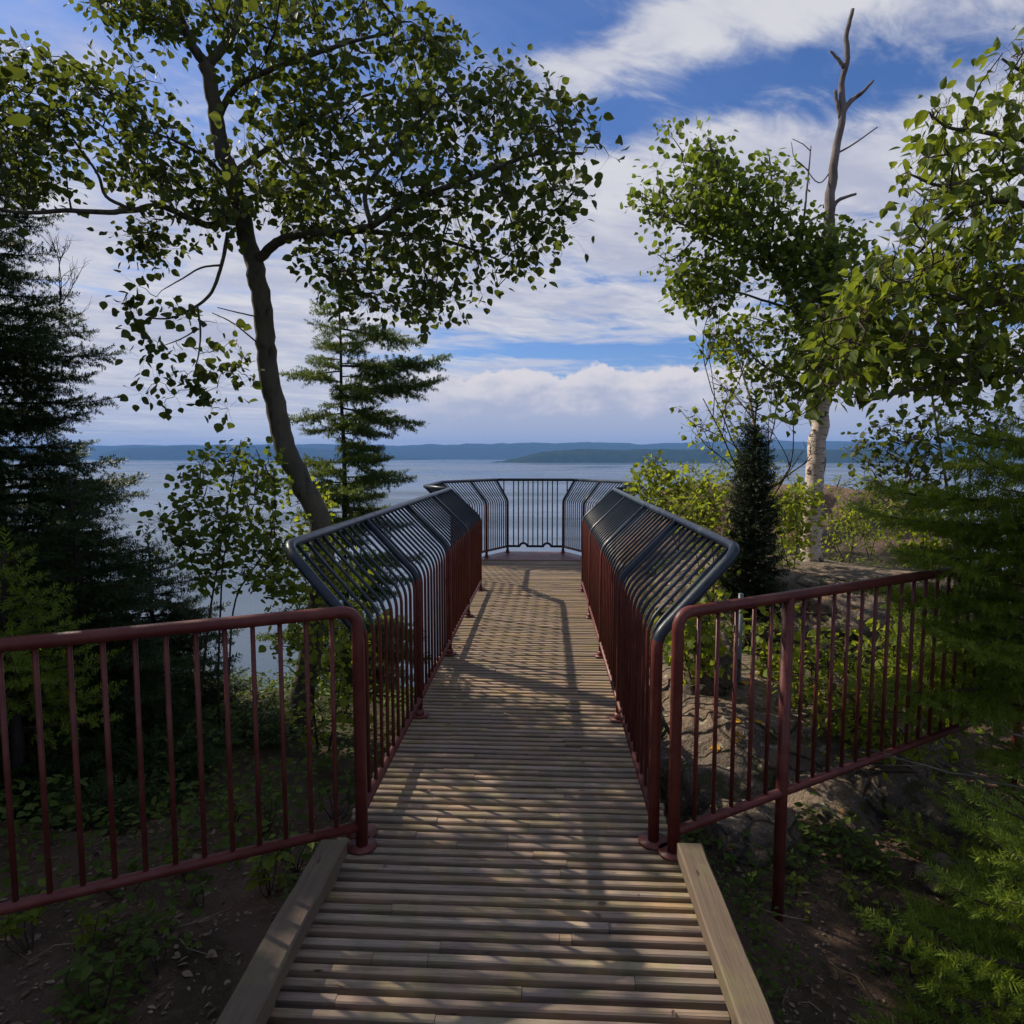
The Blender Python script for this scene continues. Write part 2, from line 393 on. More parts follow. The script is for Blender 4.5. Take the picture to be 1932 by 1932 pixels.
M_HILL = mat('far_forest', forest_fn((0.016, 0.03, 0.022), (0.03, 0.048, 0.03)))
M_ISLE = mat('island_forest', forest_fn((0.018, 0.036, 0.014), (0.035, 0.055, 0.018)))
def litter_fn(N):
    r = island(N)
    return bsdf(N, N.ramp(r, [(0, (0.09, 0.055, 0.035)), (0.4, (0.16, 0.10, 0.06)), (0.7, (0.30, 0.23, 0.16)), (1, (0.06, 0.045, 0.03))]), 0.8)
M_LITTER = mat('leaf_litter', litter_fn)
M_YLEAF = leaf('fallen_yellow_leaf', (0.45, 0.20, 0.02), (0.50, 0.30, 0.04), (0.4, 0.2, 0.02), 0.2)

# ------------------------------------------------------------------ lake, far shore, haze, ground
LAKE = -42.0
w_ = MB()
w_.add([(-15500, -3000, LAKE), (15500, -3000, LAKE), (15500, 15000, LAKE), (-15500, 15000, LAKE)], np.array([(0, 1, 2, 3)]))
tag(w_.build('lake_water', M_WATER, smooth=False), None, None, kind='structure')
def ridge(name, m, d, x0, x1, prof, depth, nx=220, ny=14, seed=1.0, rough=0.10):
    """a wooded ridge with a crest profile prof(u) in metres above the lake"""
    b = MB(); X = np.linspace(x0, x1, nx); V = []
    for j in range(ny + 1):
        v = j / ny; s_ = math.sin(math.pi * min(1, v)) ** 0.75
        for x in X:
            h = prof((x - x0) / (x1 - x0)) * s_
            nz = noise.fractal(Vector((x * 0.0022 + seed, v * 2.5, seed)), 0.9, 2.1, 6)
            sh = noise.noise(Vector((x * 0.0009, seed * 3, 0))) * 130
            V.append((x, d + v * depth + sh * (1 - v), LAKE - 2 + max(0.0, h * (1 + rough * nz)) + (abs(noise.noise(Vector((x * 0.03, v * 20, 2)))) * 9 if 0 < v < 1 else 0)))
    F = [(j * nx + i, j * nx + i + 1, (j + 1) * nx + i + 1, (j + 1) * nx + i) for j in range(ny) for i in range(nx - 1)]
    b.add(V, F); return tag(b.build(name, m), None, None, kind='structure')
def lerp_prof(pts):
    xs, ys = zip(*pts); return lambda u: float(np.interp(u, xs, ys))
def FX(px, d): return XD(px, d)
ridge('far_hills', M_HILL, 9000, FX(-600, 9000), FX(2700, 9000),
      lerp_prof([(0, 215), (0.28, 240), (0.36, 255), (0.42, 236), (0.47, 258), (0.5, 268), (0.54, 282), (0.6, 262), (0.66, 305), (0.72, 290), (1, 300)]), 5000, 360, 12, 3.0)
ridge('mid_hills', M_HILL, 7600, FX(180, 7600), FX(800, 7600), lerp_prof([(0, 150), (0.3, 185), (0.5, 170), (0.8, 90), (1, 0)]), 1200, 160, 10, 8.0)
ridge('wooded_island', M_ISLE, 4700, FX(925, 4700), FX(1800, 4700), lerp_prof([(0, 0), (0.03, 14), (0.06, 34), (0.11, 74), (0.2, 92), (0.5, 98), (0.9, 92), (1, 0)]), 600, 200, 10, 5.0)
hz = MB(); hz.box((-16000, -3100, LAKE - 4.0), (16000, 15500, 350))
def haze_mat():
    m = bpy.data.materials.new('haze_air'); m.use_nodes = True; m.node_tree.nodes.clear(); N = NT(m.node_tree)
    v = N.n('ShaderNodeVolumePrincipled'); v.inputs['Color'].default_value = (0.22, 0.47, 1.0, 1)
    v.inputs['Density'].default_value = 0.000070; v.inputs['Anisotropy'].default_value = 0.0
    o = N.n('ShaderNodeOutputMaterial'); m.node_tree.links.new(v.outputs[0], o.inputs['Volume']); return m
tag(hz.build('haze', haze_mat(), smooth=False), None, None, kind='stuff')

def sm(a, b, x):
    t = min(1.0, max(0.0, (x - a) / (b - a))); return t * t * (3 - 2 * t)
EDX = [-40, -14, -7, -4.6, -3.2, -1.6, 0, 1.2, 2.0, 3.0, 6, 9, 14, 40]
EDY = [9, 9, 9.5, 8.6, 7.8, 7.2, 6.6, 7.4, 10.0, 11.5, 9.5, 8.0, 8, 8]
def ground_z(x, y, cliff=True):
    left = -0.42 - 0.17 * max(0.0, y - 2.6) + 0.05 * noise.noise(Vector((x * 0.6, y * 0.6, 0)))
    right = -0.62 + 0.15 * max(0.0, min(y, 8.4) - 3.1) + 0.03 * max(0.0, y - 8.4)
    if x > 5: right -= 0.10 * (x - 5)
    mid = -0.45 - 0.25 * max(0.0, y - 3.0)
    t = sm(-1.4, -0.9, x); z = left * (1 - t) + mid * t
    t = sm(0.6, 1.5, x); z = z * (1 - t) + right * t
    if y < 1.5: z += 0.2 * sm(1.5, -1.0, y)
    z += 0.10 * noise.fractal(Vector((x * 0.8, y * 0.8, 4)), 1.0, 2.0, 4) + 0.02 * noise.noise(Vector((x * 7, y * 7, 1)))
    if cliff:
        e = float(np.interp(x, EDX, EDY)) + 0.5 * noise.noise(Vector((x * 0.8, 2, 3)))
        k = max(0.0, y - e); z -= 0.35 * k * k if k < 2 else 1.4 + 1.5 * (k - 2)
    return max(z, LAKE - 3)
g = MB()
gx = np.concatenate([np.arange(-40, -9, 2.0), np.arange(-9, 9, 0.14), np.arange(9, 41, 2.0)])
gy = np.concatenate([np.arange(-14, -1, 1.0), np.arange(-1, 13, 0.14), np.arange(13, 44, 1.2)])
GV = [(x, y, ground_z(x, y)) for y in gy for x in gx]; nx = len(gx)
ii, jj = np.meshgrid(np.arange(len(gy) - 1), np.arange(nx - 1), indexing='ij')
g.add(GV, np.stack([ii * nx + jj, ii * nx + jj + 1, (ii + 1) * nx + jj + 1, (ii + 1) * nx + jj], -1).reshape(-1, 4))
tag(g.build('forest_ground', M_SOIL), None, None, kind='structure')

def rock(name, label, c, size, seed, m=M_ROCK, sub=5, amp=0.22, flat=0.75, kind=None, group=None, rotz=0.0, lf=1.2):
    import bmesh
    bm = bmesh.new(); bmesh.ops.create_icosphere(bm, subdivisions=sub, radius=1.0)
    cs, sn = math.cos(rotz), math.sin(rotz)
    for v in bm.verts:
        p = v.co.copy()
        n1 = noise.fractal(p * lf + Vector((seed, seed * 2, 0)), 0.9, 2.1, 5)
        cell = noise.voronoi(p * 1.8 + Vector((seed, 0, seed)))[0]; blk = (cell[1] - cell[0])
        cell2 = noise.voronoi(p * 4.3 + Vector((0, seed, seed)))[0]; k = 1 + amp * n1 + amp * 0.6 * (blk - 0.3) + amp * 0.35 * (min(0.35, cell2[1] - cell2[0]) - 0.2)
        p = p * k
        if p.z > flat: p.z = flat + (p.z - flat) * 0.22
        x, y = p.x * size[0], p.y * size[1]
        v.co = (x * cs - y * sn, x * sn + y * cs, p.z * size[2])
    me = bpy.data.meshes.new(name); bm.to_mesh(me); bm.free(); me.materials.append(m)
    me.polygons.foreach_set('use_smooth', np.ones(len(me.polygons), bool))
    o = bpy.data.objects.new(name, me); COL.objects.link(o); o.location = c
    tag(o, label, 'rock' if not kind else None, group, kind); return o
rock('rock_knoll', None, (5.6, 16.5, -1.9), (4.6, 3.4, 3.3), 3.3, M_KNOLL, 6, 0.12, 0.85, 'structure', lf=2.2)
rock('rock_ledge', 'broad sunlit rock ledge with orange lichen behind the right fence', (1.75, 5.1, -0.85), (1.15, 1.35, 1.0), 1.7, sub=6, rotz=0.2)
rock('rock_ledge', 'flat rock shelf at the foot of the white birch', (3.15, 7.7, -0.22), (1.75, 1.55, 0.84), 6.1, sub=6)
rock('boulder', 'pale pointed boulder beside the right walkway railing', tuple(W(1335, 1262, 5.0)), (0.22, 0.25, 0.34), 9.4, flat=2.0)
for i, (px, py, d, s_, lab) in enumerate([(1415, 1590, 3.75, 0.27, 'mossy boulder under the bottom rail of the right fence, nearest the walkway'),
        (1545, 1640, 3.85, 0.16, 'small pale stone just right of the right fence post'),
        (1660, 1500, 4.2, 0.30, 'dark boulder under the fir boughs right of the fence post'),
        (1760, 1540, 4.0, 0.20, 'grey stone half hidden under the fir branches on the right'),
        (1790, 1660, 3.4, 0.13, 'small grey stone in front of the right hand fir')]):
    rock('boulder', lab, tuple(W(px, py, d)), (s_ * 1.2, s_, s_ * 0.85), 20 + i * 3.1, flat=1.2, group='boulders below the right fence')

# ------------------------------------------------------------------ boardwalk
walk = thing('boardwalk', 'long wooden boardwalk of narrow weathered planks out to a lookout platform', 'boardwalk', (-0.18, 5, 0))
CX = -0.165
PLAT = [(8.15, 0.75), (8.98, 1.22), (10.38, 1.22), (11.62, 0.55)]      # (y, half width)
def half(y):
    if y < 8.15: return 0.745
    return float(np.interp(y, [p[0] for p in PLAT], [p[1] for p in PLAT]))
dk = MB(); y = -1.2
while y < 11.56:
    h = half(y + 0.02); L, Rr = CX - h + rnd.uniform(-.012, .012), CX + h + rnd.uniform(-.012, .012)
    cuts = [L] + sorted(rnd.uniform(L + 0.25, Rr - 0.25) for _ in range(rnd.choice((0, 1, 1, 2)))) + [Rr]
    for a, b in zip(cuts[:-1], cuts[1:]):
        dz = rnd.uniform(-0.003, 0.003); wv = rnd.uniform(-0.002, 0.002)
        n = 8; X = np.linspace(a + 0.0008, b - 0.0008, n)
        wob = np.array([0.0022 * noise.noise(Vector((x * 2.2, y * 9, 5))) for x in X])
        tz = dz + np.array([0.002 * noise.noise(Vector((x * 1.5, y * 9, 9))) for x in X]); V = []
        w = 0.0315
        for i, x in enumerate(X):
            y0, y1 = y + wob[i] + wv, y + w + wob[i] + wv; t = tz[i]
            V += [(x, y0, -0.085), (x, y0, t - 0.005), (x, y0 + 0.005, t), (x, y1 - 0.005, t), (x, y1, t - 0.005), (x, y1, -0.085)]
        F = [(i * 6 + k, (i + 1) * 6 + k, (i + 1) * 6 + k + 1, i * 6 + k + 1) for i in range(n - 1) for k in range(5)]
        F += [(0, 1, 2, 3, 4, 5), tuple((n - 1) * 6 + k for k in (5, 4, 3, 2, 1, 0))]
        dk.add(V, F)
    y += 0.0605
dk.build('plank_deck', M_DECK, walk, smooth=False)
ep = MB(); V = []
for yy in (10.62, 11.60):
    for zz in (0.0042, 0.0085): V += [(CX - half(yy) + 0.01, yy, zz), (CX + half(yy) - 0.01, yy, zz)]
ep.add(V, np.array([(0, 1, 3, 2), (4, 6, 7, 5), (2, 3, 7, 6), (0, 4, 5, 1), (0, 2, 6, 4), (1, 5, 7, 3)])); ep.build('end_sheet', M_RED, walk, smooth=False)  # thin dark red sheet over the last planks of the platform
for bx in (-0.72, -0.18, 0.36):
    b = MB(); b.box((bx - 0.03, -1.2, -0.30), (bx + 0.03, 11.45, -0.09)); b.build('deck_beam', M_DECK, walk, smooth=False)
for y_ in (8.2, 9.0, 10.3, 11.45):
    h = half(y_) - 0.04; b = MB(); b.box((CX - h, y_ - 0.03, -0.50), (CX + h, y_ + 0.03, -0.305)); b.build('cross_beam', M_DECK, walk, smooth=False)
for (bx, by) in ((-0.72, 5.2), (0.36, 5.2), (-0.72, 8.2), (0.36, 8.2)):
    b = MB(); b.tube([(bx, by, ground_z(bx, by) - 0.5), (bx, by, -0.52 if by > 8 else -0.31)], 0.07, 12); b.build('support_post', M_STEEL, walk)
def kerb(label, x0, x1, y0, y1, name='kerb_rail'):
    t = thing(name, label, 'kerb rail', ((x0 + x1) / 2, y0, 0))
    n = 24; b = MB(); V = []
    for i in range(n + 1):
        yy = y0 + (y1 - y0) * i / n; j = 0.006 * noise.noise(Vector((yy * 3, x0 * 5, 1))); c = 0.006 + 0.005 * noise.noise(Vector((yy * 9, x0 * 5, 4)))
        V += [(x0 + j, yy, 0.05), (x0 + j, yy, 0.112 - c), (x0 + c + j, yy, 0.112), (x1 - c + j, yy, 0.112), (x1 + j, yy, 0.112 - c), (x1 + j, yy, 0.05)]
    F = [(i * 6 + k, (i + 1) * 6 + k, (i + 1) * 6 + (k + 1) % 6, i * 6 + (k + 1) % 6) for i in range(n) for k in range(6)]
    F += [(0, 1, 2, 3, 4, 5), tuple(n * 6 + k for k in (5, 4, 3, 2, 1, 0))]
    b.add(V, F); b.build('top_board', M_CURB, t, smooth=False)
    for yy in (y0 + 0.08, y0 + 0.75, y0 + 1.5, y1 - 0.22):
        s_ = MB(); s_.box((x0 + 0.012, yy, 0.004), (x1 - 0.012, yy + 0.16, 0.0485)); s_.build('spacer_block', M_CURB, t, smooth=False, bevel=0.003)
kerb('long weathered timber kerb along the left edge of the near boardwalk', -0.925, -0.815, 0.2, 2.56)
kerb('long weathered timber kerb along the right edge of the near boardwalk', 0.553, 0.655, 0.2, 2.61)

# ------------------------------------------------------------------ railings
ZB, ZK, ZT = 0.115, 0.93, 1.29
def zsplit(p): return 0 if p[2] < 0.905 else 1
def rail_side(sgn, label):
    """walkway railing and its half of the platform railing; x grows outwards when sgn = +1 (right side)"""
    base_x = CX + sgn * 0.65
    t = thing('railing', label, 'railing', (base_x, 2.79, 0))
    MATS = [M_RED, M_NAVY]
    ch = 0
    B = [np.array([CX + sgn * a, b_]) for a, b_ in ((0.65, 2.79), (0.65, 8.20), (1.13, 9.05), (1.13, 10.30), (0.49, 11.50))]
    T = [np.array([CX + sgn * a, b_]) for a, b_ in ((1.025, 2.93), (1.025, 8.18), (1.485, 8.95), (1.485, 10.42), (0.69, 11.515))]
    def bent(b, tp, r, n):
        p = fillet([(b[0], b[1], 0.0 if r > 0.015 else ZB), (b[0], b[1], ZK), (tp[0], tp[1], ZT)], 0.17, 8)
        m = MB(); m.tube(p, r, n, mi_fn=zsplit); return m
    # near end: post, slope and top rail are one bent tube
    p = [(B[0][0], B[0][1], 0), (B[0][0], B[0][1], ZK), (T[0][0], T[0][1], ZT)]
    e = np.array([T[1][0], T[1][1], ZT])
    pts = fillet(p + [tuple(e)], 0.13, 9)
    q = MB(); q.tube(pts, 0.0245, 14, mi_fn=zsplit); q.build('end_post', MATS, t)
    q = MB(); q.tube([(a[0], a[1], ZT) for a in T[1:]], 0.0245, 12, 1)
    q.build('top_rail', MATS, t)
    q = MB(); q.tube([(a[0], a[1], ZB) for a in B], 0.0205, 12, 0)
    q.build('bottom_rail', MATS, t)
    first = True
    for s_ in range(4):
        b0, b1, t0, t1 = B[s_], B[s_ + 1], T[s_], T[s_ + 1]
        L = np.linalg.norm(b1 - b0)
        npan = 4 if s_ == 0 else max(1, round(L / 0.9)) if s_ != 2 else 1
        nb = 10 if s_ == 0 else 9 if s_ != 2 else 11
        tot = npan * (nb + 1)
        for k in range(0 if s_ else 1, tot + 1):
            if s_ and k == 0: continue
            f = k / tot; b = b0 + (b1 - b0) * f; tp = t0 + (t1 - t0) * f
            if k % (nb + 1) == 0:
                po = bent(b, tp, 0.0215, 12).build('post', MATS, t)
                pl = MB(); pl.tube([(b[0], b[1], 0.004), (b[0], b[1], 0.013)], 0.060, 16); pl.tube([(b[0], b[1], 0.0), (b[0], b[1], 0.05)], 0.031, 12)
                pl.build('base_plate', M_RED, po)
            else: bent(b, tp, 0.0092, 8).build('baluster', MATS, t)
    pl = MB(); pl.tube([(B[0][0], B[0][1], 0.004), (B[0][0], B[0][1], 0.014)], 0.066, 18); pl.build('base_plate', M_RED, t)
    return t
rail_side(-1, 'left outward bent railing of the boardwalk, maroon bars turning navy at the slanted top')
rail_side(1, 'right outward bent railing of the boardwalk, sunlit maroon bars turning navy at the slanted top')
# railing across the far end of the platform, two little arches in its bottom rail
EY = 11.52
er = thing('end_railing', 'short straight railing across the lake end of the platform, two arches in its bottom rail', 'railing', (CX, EY, 0))
bx0, bx1 = CX - 0.47, CX + 0.47; tx0, tx1 = CX - 0.67, CX + 0.67
q = MB(); q.tube([(tx0, EY, ZT), (tx1, EY, ZT)], 0.0245, 12, 0); q.build('top_rail', [M_NAVY], er)
pts = [(bx0, EY, ZB)]
for ax in (CX - 0.21, CX + 0.21):
    for k in range(9):
        a = math.pi * (1 - k / 8); pts.append((ax + 0.065 * math.cos(a), EY, ZB + 0.055 * math.sin(a)))
pts.append((bx1, EY, ZB))
q = MB(); q.tube(pts, 0.021, 10, 0); q.build('bottom_rail', [M_NAVY], er)
for k in range(-2, 12):
    x = bx0 + (bx1 - bx0) * (k + 1) / 11
    if x < bx0 - 0.01: zb = ZK + (ZT - ZK) * (bx0 - x) / (bx0 - tx0)
    elif x > bx1 + 0.01: zb = ZK + (ZT - ZK) * (x - bx1) / (tx1 - bx1)
    else: zb = ZB + (0.05 if min(abs(x - a) for a in (CX - 0.21, CX + 0.21)) < 0.05 else 0)
    if abs(x - bx0) < 0.02 or abs(x - bx1) < 0.02 or zb > ZT - 0.06: continue
    q = MB(); q.tube([(x, EY, zb), (x, EY, ZT)], 0.0105, 8, 0); q.build('baluster', [M_NAVY], er)

def side_fence(label, p0, p1, sp, ztop, posts, zfoot):
    t = thing('fence', label, 'fence', (p0[0], p0[1], 0))
    a, b = np.array(p0), np.array(p1); L = np.linalg.norm(b - a); u = (b - a) / L
    pts = fillet([(a[0], a[1], -0.01), (a[0], a[1], ztop), (b[0], b[1], ztop)], 0.075, 9)
    q = MB(); q.tube(pts, 0.0255, 16); q.build('top_rail', M_RED, t)
    c = a + u * 0.02; q = MB(); q.tube([(c[0], c[1], 0.10), (b[0], b[1], 0.10)], 0.0215, 12); q.build('bottom_rail', M_RED, t)
    q = MB(); q.tube([(a[0], a[1], 0.004), (a[0], a[1], 0.014)], 0.064, 18); q.build('base_plate', M_RED, t)
    for s_ in posts:
        c = a + u * s_; q = MB(); q.tube([(c[0], c[1], ground_z(c[0], c[1]) - 0.25), (c[0], c[1], ztop)], 0.0275, 14); q.build('post', M_RED, t)
    s_ = sp * 1.05
    while s_ < L - 0.02:
        if min([abs(s_ - k) for k in posts] + [9]) > sp * 0.5:
            c = a + u * s_; q = MB(); q.tube([(c[0], c[1], 0.10), (c[0], c[1], ztop)], 0.0098, 8); q.build('baluster', M_RED, t)
        s_ += sp
    return t
side_fence('dark red pipe fence running left from the boardwalk over bare soil', (-0.79, 2.69), (-3.5, 1.286), 0.102, 1.05, [1.75], -0.6)
side_fence('dark red pipe fence running right from the boardwalk past the rocks into the fir', (0.556, 2.71), (4.2, 4.98), 0.113, 1.05, [0.685, 2.95], -0.6)
pp = W(1393, 1292, 5.0); pt = W(1393, 1120, 5.0)
q = MB(); q.tube([(pp[0], 5.0, pp[2] - 0.3), (pp[0], 5.0, pt[2])], 0.019, 12)
tag(q.build('metal_pole', M_STEEL, origin=(pp[0], 5.0, pp[2])), 'short grey metal pole standing in the rocks behind the right fence', 'pole')

# ------------------------------------------------------------------ foliage engine
def leaf_tpl(kind):
    """half outline of a leaf as (along, across); folded a little along the midrib"""
    if kind == 'aspen': h = [(0.10, 0.30), (0.34, 0.50), (0.62, 0.42), (0.85, 0.17)]
    elif kind == 'birch': h = [(0.07, 0.22), (0.26, 0.36), (0.46, 0.34), (0.52, 0.29), (0.74, 0.20), (0.78, 0.14)]
    else: h = [(0.20, 0.20), (0.48, 0.27), (0.78, 0.14)]
    V = [(0, 0, 0)] + [(a, -b, 0.16 * b - 0.10 * a * a) for a, b in h] + [(1.0, 0, -0.12)] + [(a, b, 0.16 * b - 0.10 * a * a) for a, b in h[::-1]]
    k = len(h); f1 = tuple(range(0, k + 2)); f2 = (0,) + tuple(range(k + 1, 2 * k + 2))
    return np.array(V), np.array([f1, f2])
TPL = {k: leaf_tpl(k) for k in ('aspen', 'birch', 'oval')}
def frames(t, up, roll):
    """rows of orthonormal frames: x along t, z near up, rolled about x"""
    t = t / (np.linalg.norm(t, axis=1)[:, None] + 1e-9)
    y = np.cross(up, t); y /= np.linalg.norm(y, axis=1)[:, None] + 1e-9
    z = np.cross(t, y); c, s_ = np.cos(roll)[:, None], np.sin(roll)[:, None]
    return np.stack([t, c * y + s_ * z, c * z - s_ * y], -1)
def stamp(mb, tpl, pos, fr, size, mi=0):
    V, F = tpl; n = len(pos)
    P = np.einsum('nij,kj->nki', fr, V) * size[:, None, None] + pos[:, None, :]
    FF = F[None] + (np.arange(n) * len(V))[:, None, None]
    mb.add(P.reshape(-1, 3), FF.reshape(-1, F.shape[1]), mi)
def inside(p, poly):
    x, y = p; c = False; j = len(poly) - 1
    for i in range(len(poly)):
        (xi, yi), (xj, yj) = poly[i], poly[j]
        if (yi > y) != (yj > y) and x < (xj - xi) * (y - yi) / (yj - yi) + xi: c = not c
        j = i
    return c
def scatter(poly, n, d0, dd, seed, min_gap=0):
    """points through a crown volume whose outline and depth range are given"""
    rr = random.Random(seed); xs = [p[0] for p in poly]; ys = [p[1] for p in poly]; out = []; tries = 0
    while len(out) < n and tries < n * 60:
        tries += 1
        p = (rr.uniform(min(xs), max(xs)), rr.uniform(min(ys), max(ys)))
        if not inside(p, poly): continue
        if min_gap and any((p[0] - o[0]) ** 2 + (p[1] - o[1]) ** 2 < min_gap ** 2 for o in out): continue
        out.append((p[0], p[1], d0 + dd * max(-1.6, min(1.6, rr.gauss(0, 0.6)))))
    return [W(*o) for o in out]
def limb(px_pts, radii, n=5):
    """a limb through (px, py, depth) rows, with radii in metres"""
    P = np.array([W(*p) for p in px_pts]); r = np.interp(np.linspace(0, 1, len(P)), np.linspace(0, 1, len(radii)), radii)
    Q = spline(np.column_stack([P, r]), n); 
    k = np.arange(len(Q)); wob = np.array([[noise.noise(Vector((i * 0.7, j * 9.1, P[0][0]))) for j in range(3)] for i in k]) * Q[:, 3:4] * 0.35
    return Q[:, :3] + wob, Q[:, 3]
def twigs_to(nodes, targets, wood, r0=0.008, sag=0.10, seed=1, sides=5):
    """grow twigs from the nearest wood to every leaf clump; returns (clump centre, twig direction)"""
    rr = np.random.default_rng(seed); nodes = [np.asarray(n) for n in nodes]; arr = np.array(nodes); out = []
    targets = list(targets); d = [np.min(np.linalg.norm(arr - t, axis=1)) for t in targets]
    for i in np.argsort(d):
        t = targets[i]; dist = np.linalg.norm(arr - t, axis=1) + 0.35 * np.maximum(0, arr[:, 2] - t[2])
        a = arr[np.argmin(dist)]; L = np.linalg.norm(t - a)
        if L < 0.02: out.append((t, np.array([0, 0, 1.0]))); continue
        k = max(4, int(L / 0.10)); s_ = np.linspace(0, 1, k)[:, None]
        bow = rr.normal(0, 1, 3) * 0.08 * L + np.array([0, 0, sag * L])
        pts = a + (t - a) * s_ + bow * (np.sin(np.pi * s_)); pts[1:-1] += rr.normal(0, 0.012, (k - 2, 3))
        rad_ = np.linspace(r0 * min(1.6, 0.6 + L), 0.0022, k)
        wood.tube(pts, rad_, sides); arr = np.vstack([arr, pts[1:]])
        out.append((t, (pts[-1] - pts[-2])))
    return out
def leaves_at(mb, clumps, per, spread, size, tpl, seed, droop=0.35, mi=0, flat=1.0, wood=None, wmi=1):
    rr = np.random.default_rng(seed); pos = []; dirs = []; root = []
    for c, t in clumps:
        n = max(2, int(rr.normal(per, per * 0.3)))
        o = rr.normal(0, 1, (n, 3)); o *= np.minimum(1, 1.75 / (np.linalg.norm(o, axis=1)[:, None] + 1e-6)); o = o * spread * np.array([1, 1, 0.8]) * rr.uniform(0.65, 1.25)
        pos.append(c + o); root.append(c + o * rr.uniform(0.0, 0.35, (n, 1))); dirs.append(o / spread * 0.7 + rr.normal(0, 0.8, (n, 3)) + np.array([0, 0, -droop]))
    pos = np.concatenate(pos); dirs = np.concatenate(dirs); n = len(pos)
    up = rr.normal(0, 0.55, (n, 3)) + np.array([0, 0, flat])
    fr = frames(dirs, up, rr.normal(0, 0.5, n))
    if wood is not None:
        a = np.concatenate(root); mid = 0.5 * (a + pos) + rr.normal(0, 0.012, (n, 3)); V = []
        for p, r_ in ((a, 0.0014), (mid, 0.0011), (pos, 0.0007)):
            for k in range(3): V.append(p + r_ * np.array([math.cos(k * 2.094), math.sin(k * 2.094) * 0.7, math.sin(k * 2.094) * 0.7]))
        V = np.stack(V, 1).reshape(-1, 3)
        F = np.array([(b + k, b + (k + 1) % 3, b + 3 + (k + 1) % 3, b + 3 + k) for b in (0, 3) for k in range(3)])
        wood.add(V, (F[None] + (np.arange(n) * 9)[:, None, None]).reshape(-1, 4), wmi)
    stamp(mb, TPL[tpl], pos, fr, size * np.clip(rr.normal(0.92, 0.24, n), 0.4, 1.35), mi); return n
def broad_tree(name, label, base, limbs, polys, lm, bm_, per=13, spread=0.12, size=0.075, tpl='aspen', seed=1, cat='tree', group=None, trunk_name='trunk', crown_name='crown', r0=0.008, twig_m=None, extra=None, droop=0.35, lone=None):
    """limbs: list of (rows, radii); polys: list of (outline, clumps, depth, depth spread)"""
    t = thing(name, label, cat, base, group)
    wd = MB(); nodes = []
    for k, (rows, radii) in enumerate(limbs):
        P, r = limb(rows, radii); wd.tube(P, r, 12 if radii[0] > 0.03 else 7)
        nodes += list(P[len(P) // 5:] if k else P[len(P) // 3:])
    tg = []
    for i, (poly, n, d0, dd) in enumerate(polys): tg += scatter(poly, n, d0, dd, seed * 31 + i)
    if extra: tg += [W(*e) for e in extra]
    n0 = len(wd.f); cl = twigs_to(nodes, tg, wd, r0, seed=seed)
    wd.f = wd.f[:n0] + [(f, 1) for f, _ in wd.f[n0:]]
    lf = MB()
    if lone:
        n0 = len(wd.f); c2 = twigs_to(nodes, [W(*e) for e in lone], wd, 0.005, seed=77); wd.f = wd.f[:n0] + [(f, 1) for f, _ in wd.f[n0:]]
        leaves_at(lf, c2, 10, 0.095, size * 1.1, tpl, 78, 0.8, wood=wd)
    leaves_at(lf, cl, per, spread, size, tpl, seed + 5, droop, wood=wd)
    wd.build(trunk_name, [bm_, twig_m or M_TWIG], t); lf.build(crown_name, lm, t, smooth=False)
    return t

# needled twig of unit length for firs and spruces
def needle_tpl(n=11, ln=0.22, wd=0.030, radial=False, seed=3):
    rr = random.Random(seed); V = []; F = []
    for k in range(n):
        for sd in ((-1, 1) if not radial else (0, 1, 2, 3)):
            x = (k + rr.uniform(0, 0.8)) / n; L = ln * rr.uniform(0.8, 1.1) * (1 - 0.35 * max(0, x - 0.75) * 4)
            a = rad(rr.uniform(48, 66) - 28 * max(0, x - 0.8) * 5)
            if radial: ph = sd * math.pi / 2 + rr.uniform(-.6, .6)
            else: ph = (0 if sd > 0 else math.pi) + sd * rr.uniform(0.05, 0.75)
            d = np.array([math.cos(a), math.sin(a) * math.cos(ph), math.sin(a) * math.sin(ph)])
            s_ = np.cross(d, [rr.uniform(-.3, .3), 0, 1]); s_ = s_ / np.linalg.norm(s_) * wd / 2
            p = np.array([x, 0, 0]); b = len(V)
            V += [p - s_ * 0.6, p + d * L * 0.6 - s_, p + d * L, p + d * L * 0.6 + s_, p + s_ * 0.6]; F.append((b, b + 1, b + 2, b + 3, b + 4))
    return np.array(V), np.array(F)
N_MID = needle_tpl(6, 0.30, 0.075, True); N_NEAR = needle_tpl(9, 0.34, 0.052, True); N_RAD = needle_tpl(6, 0.34, 0.085, True)
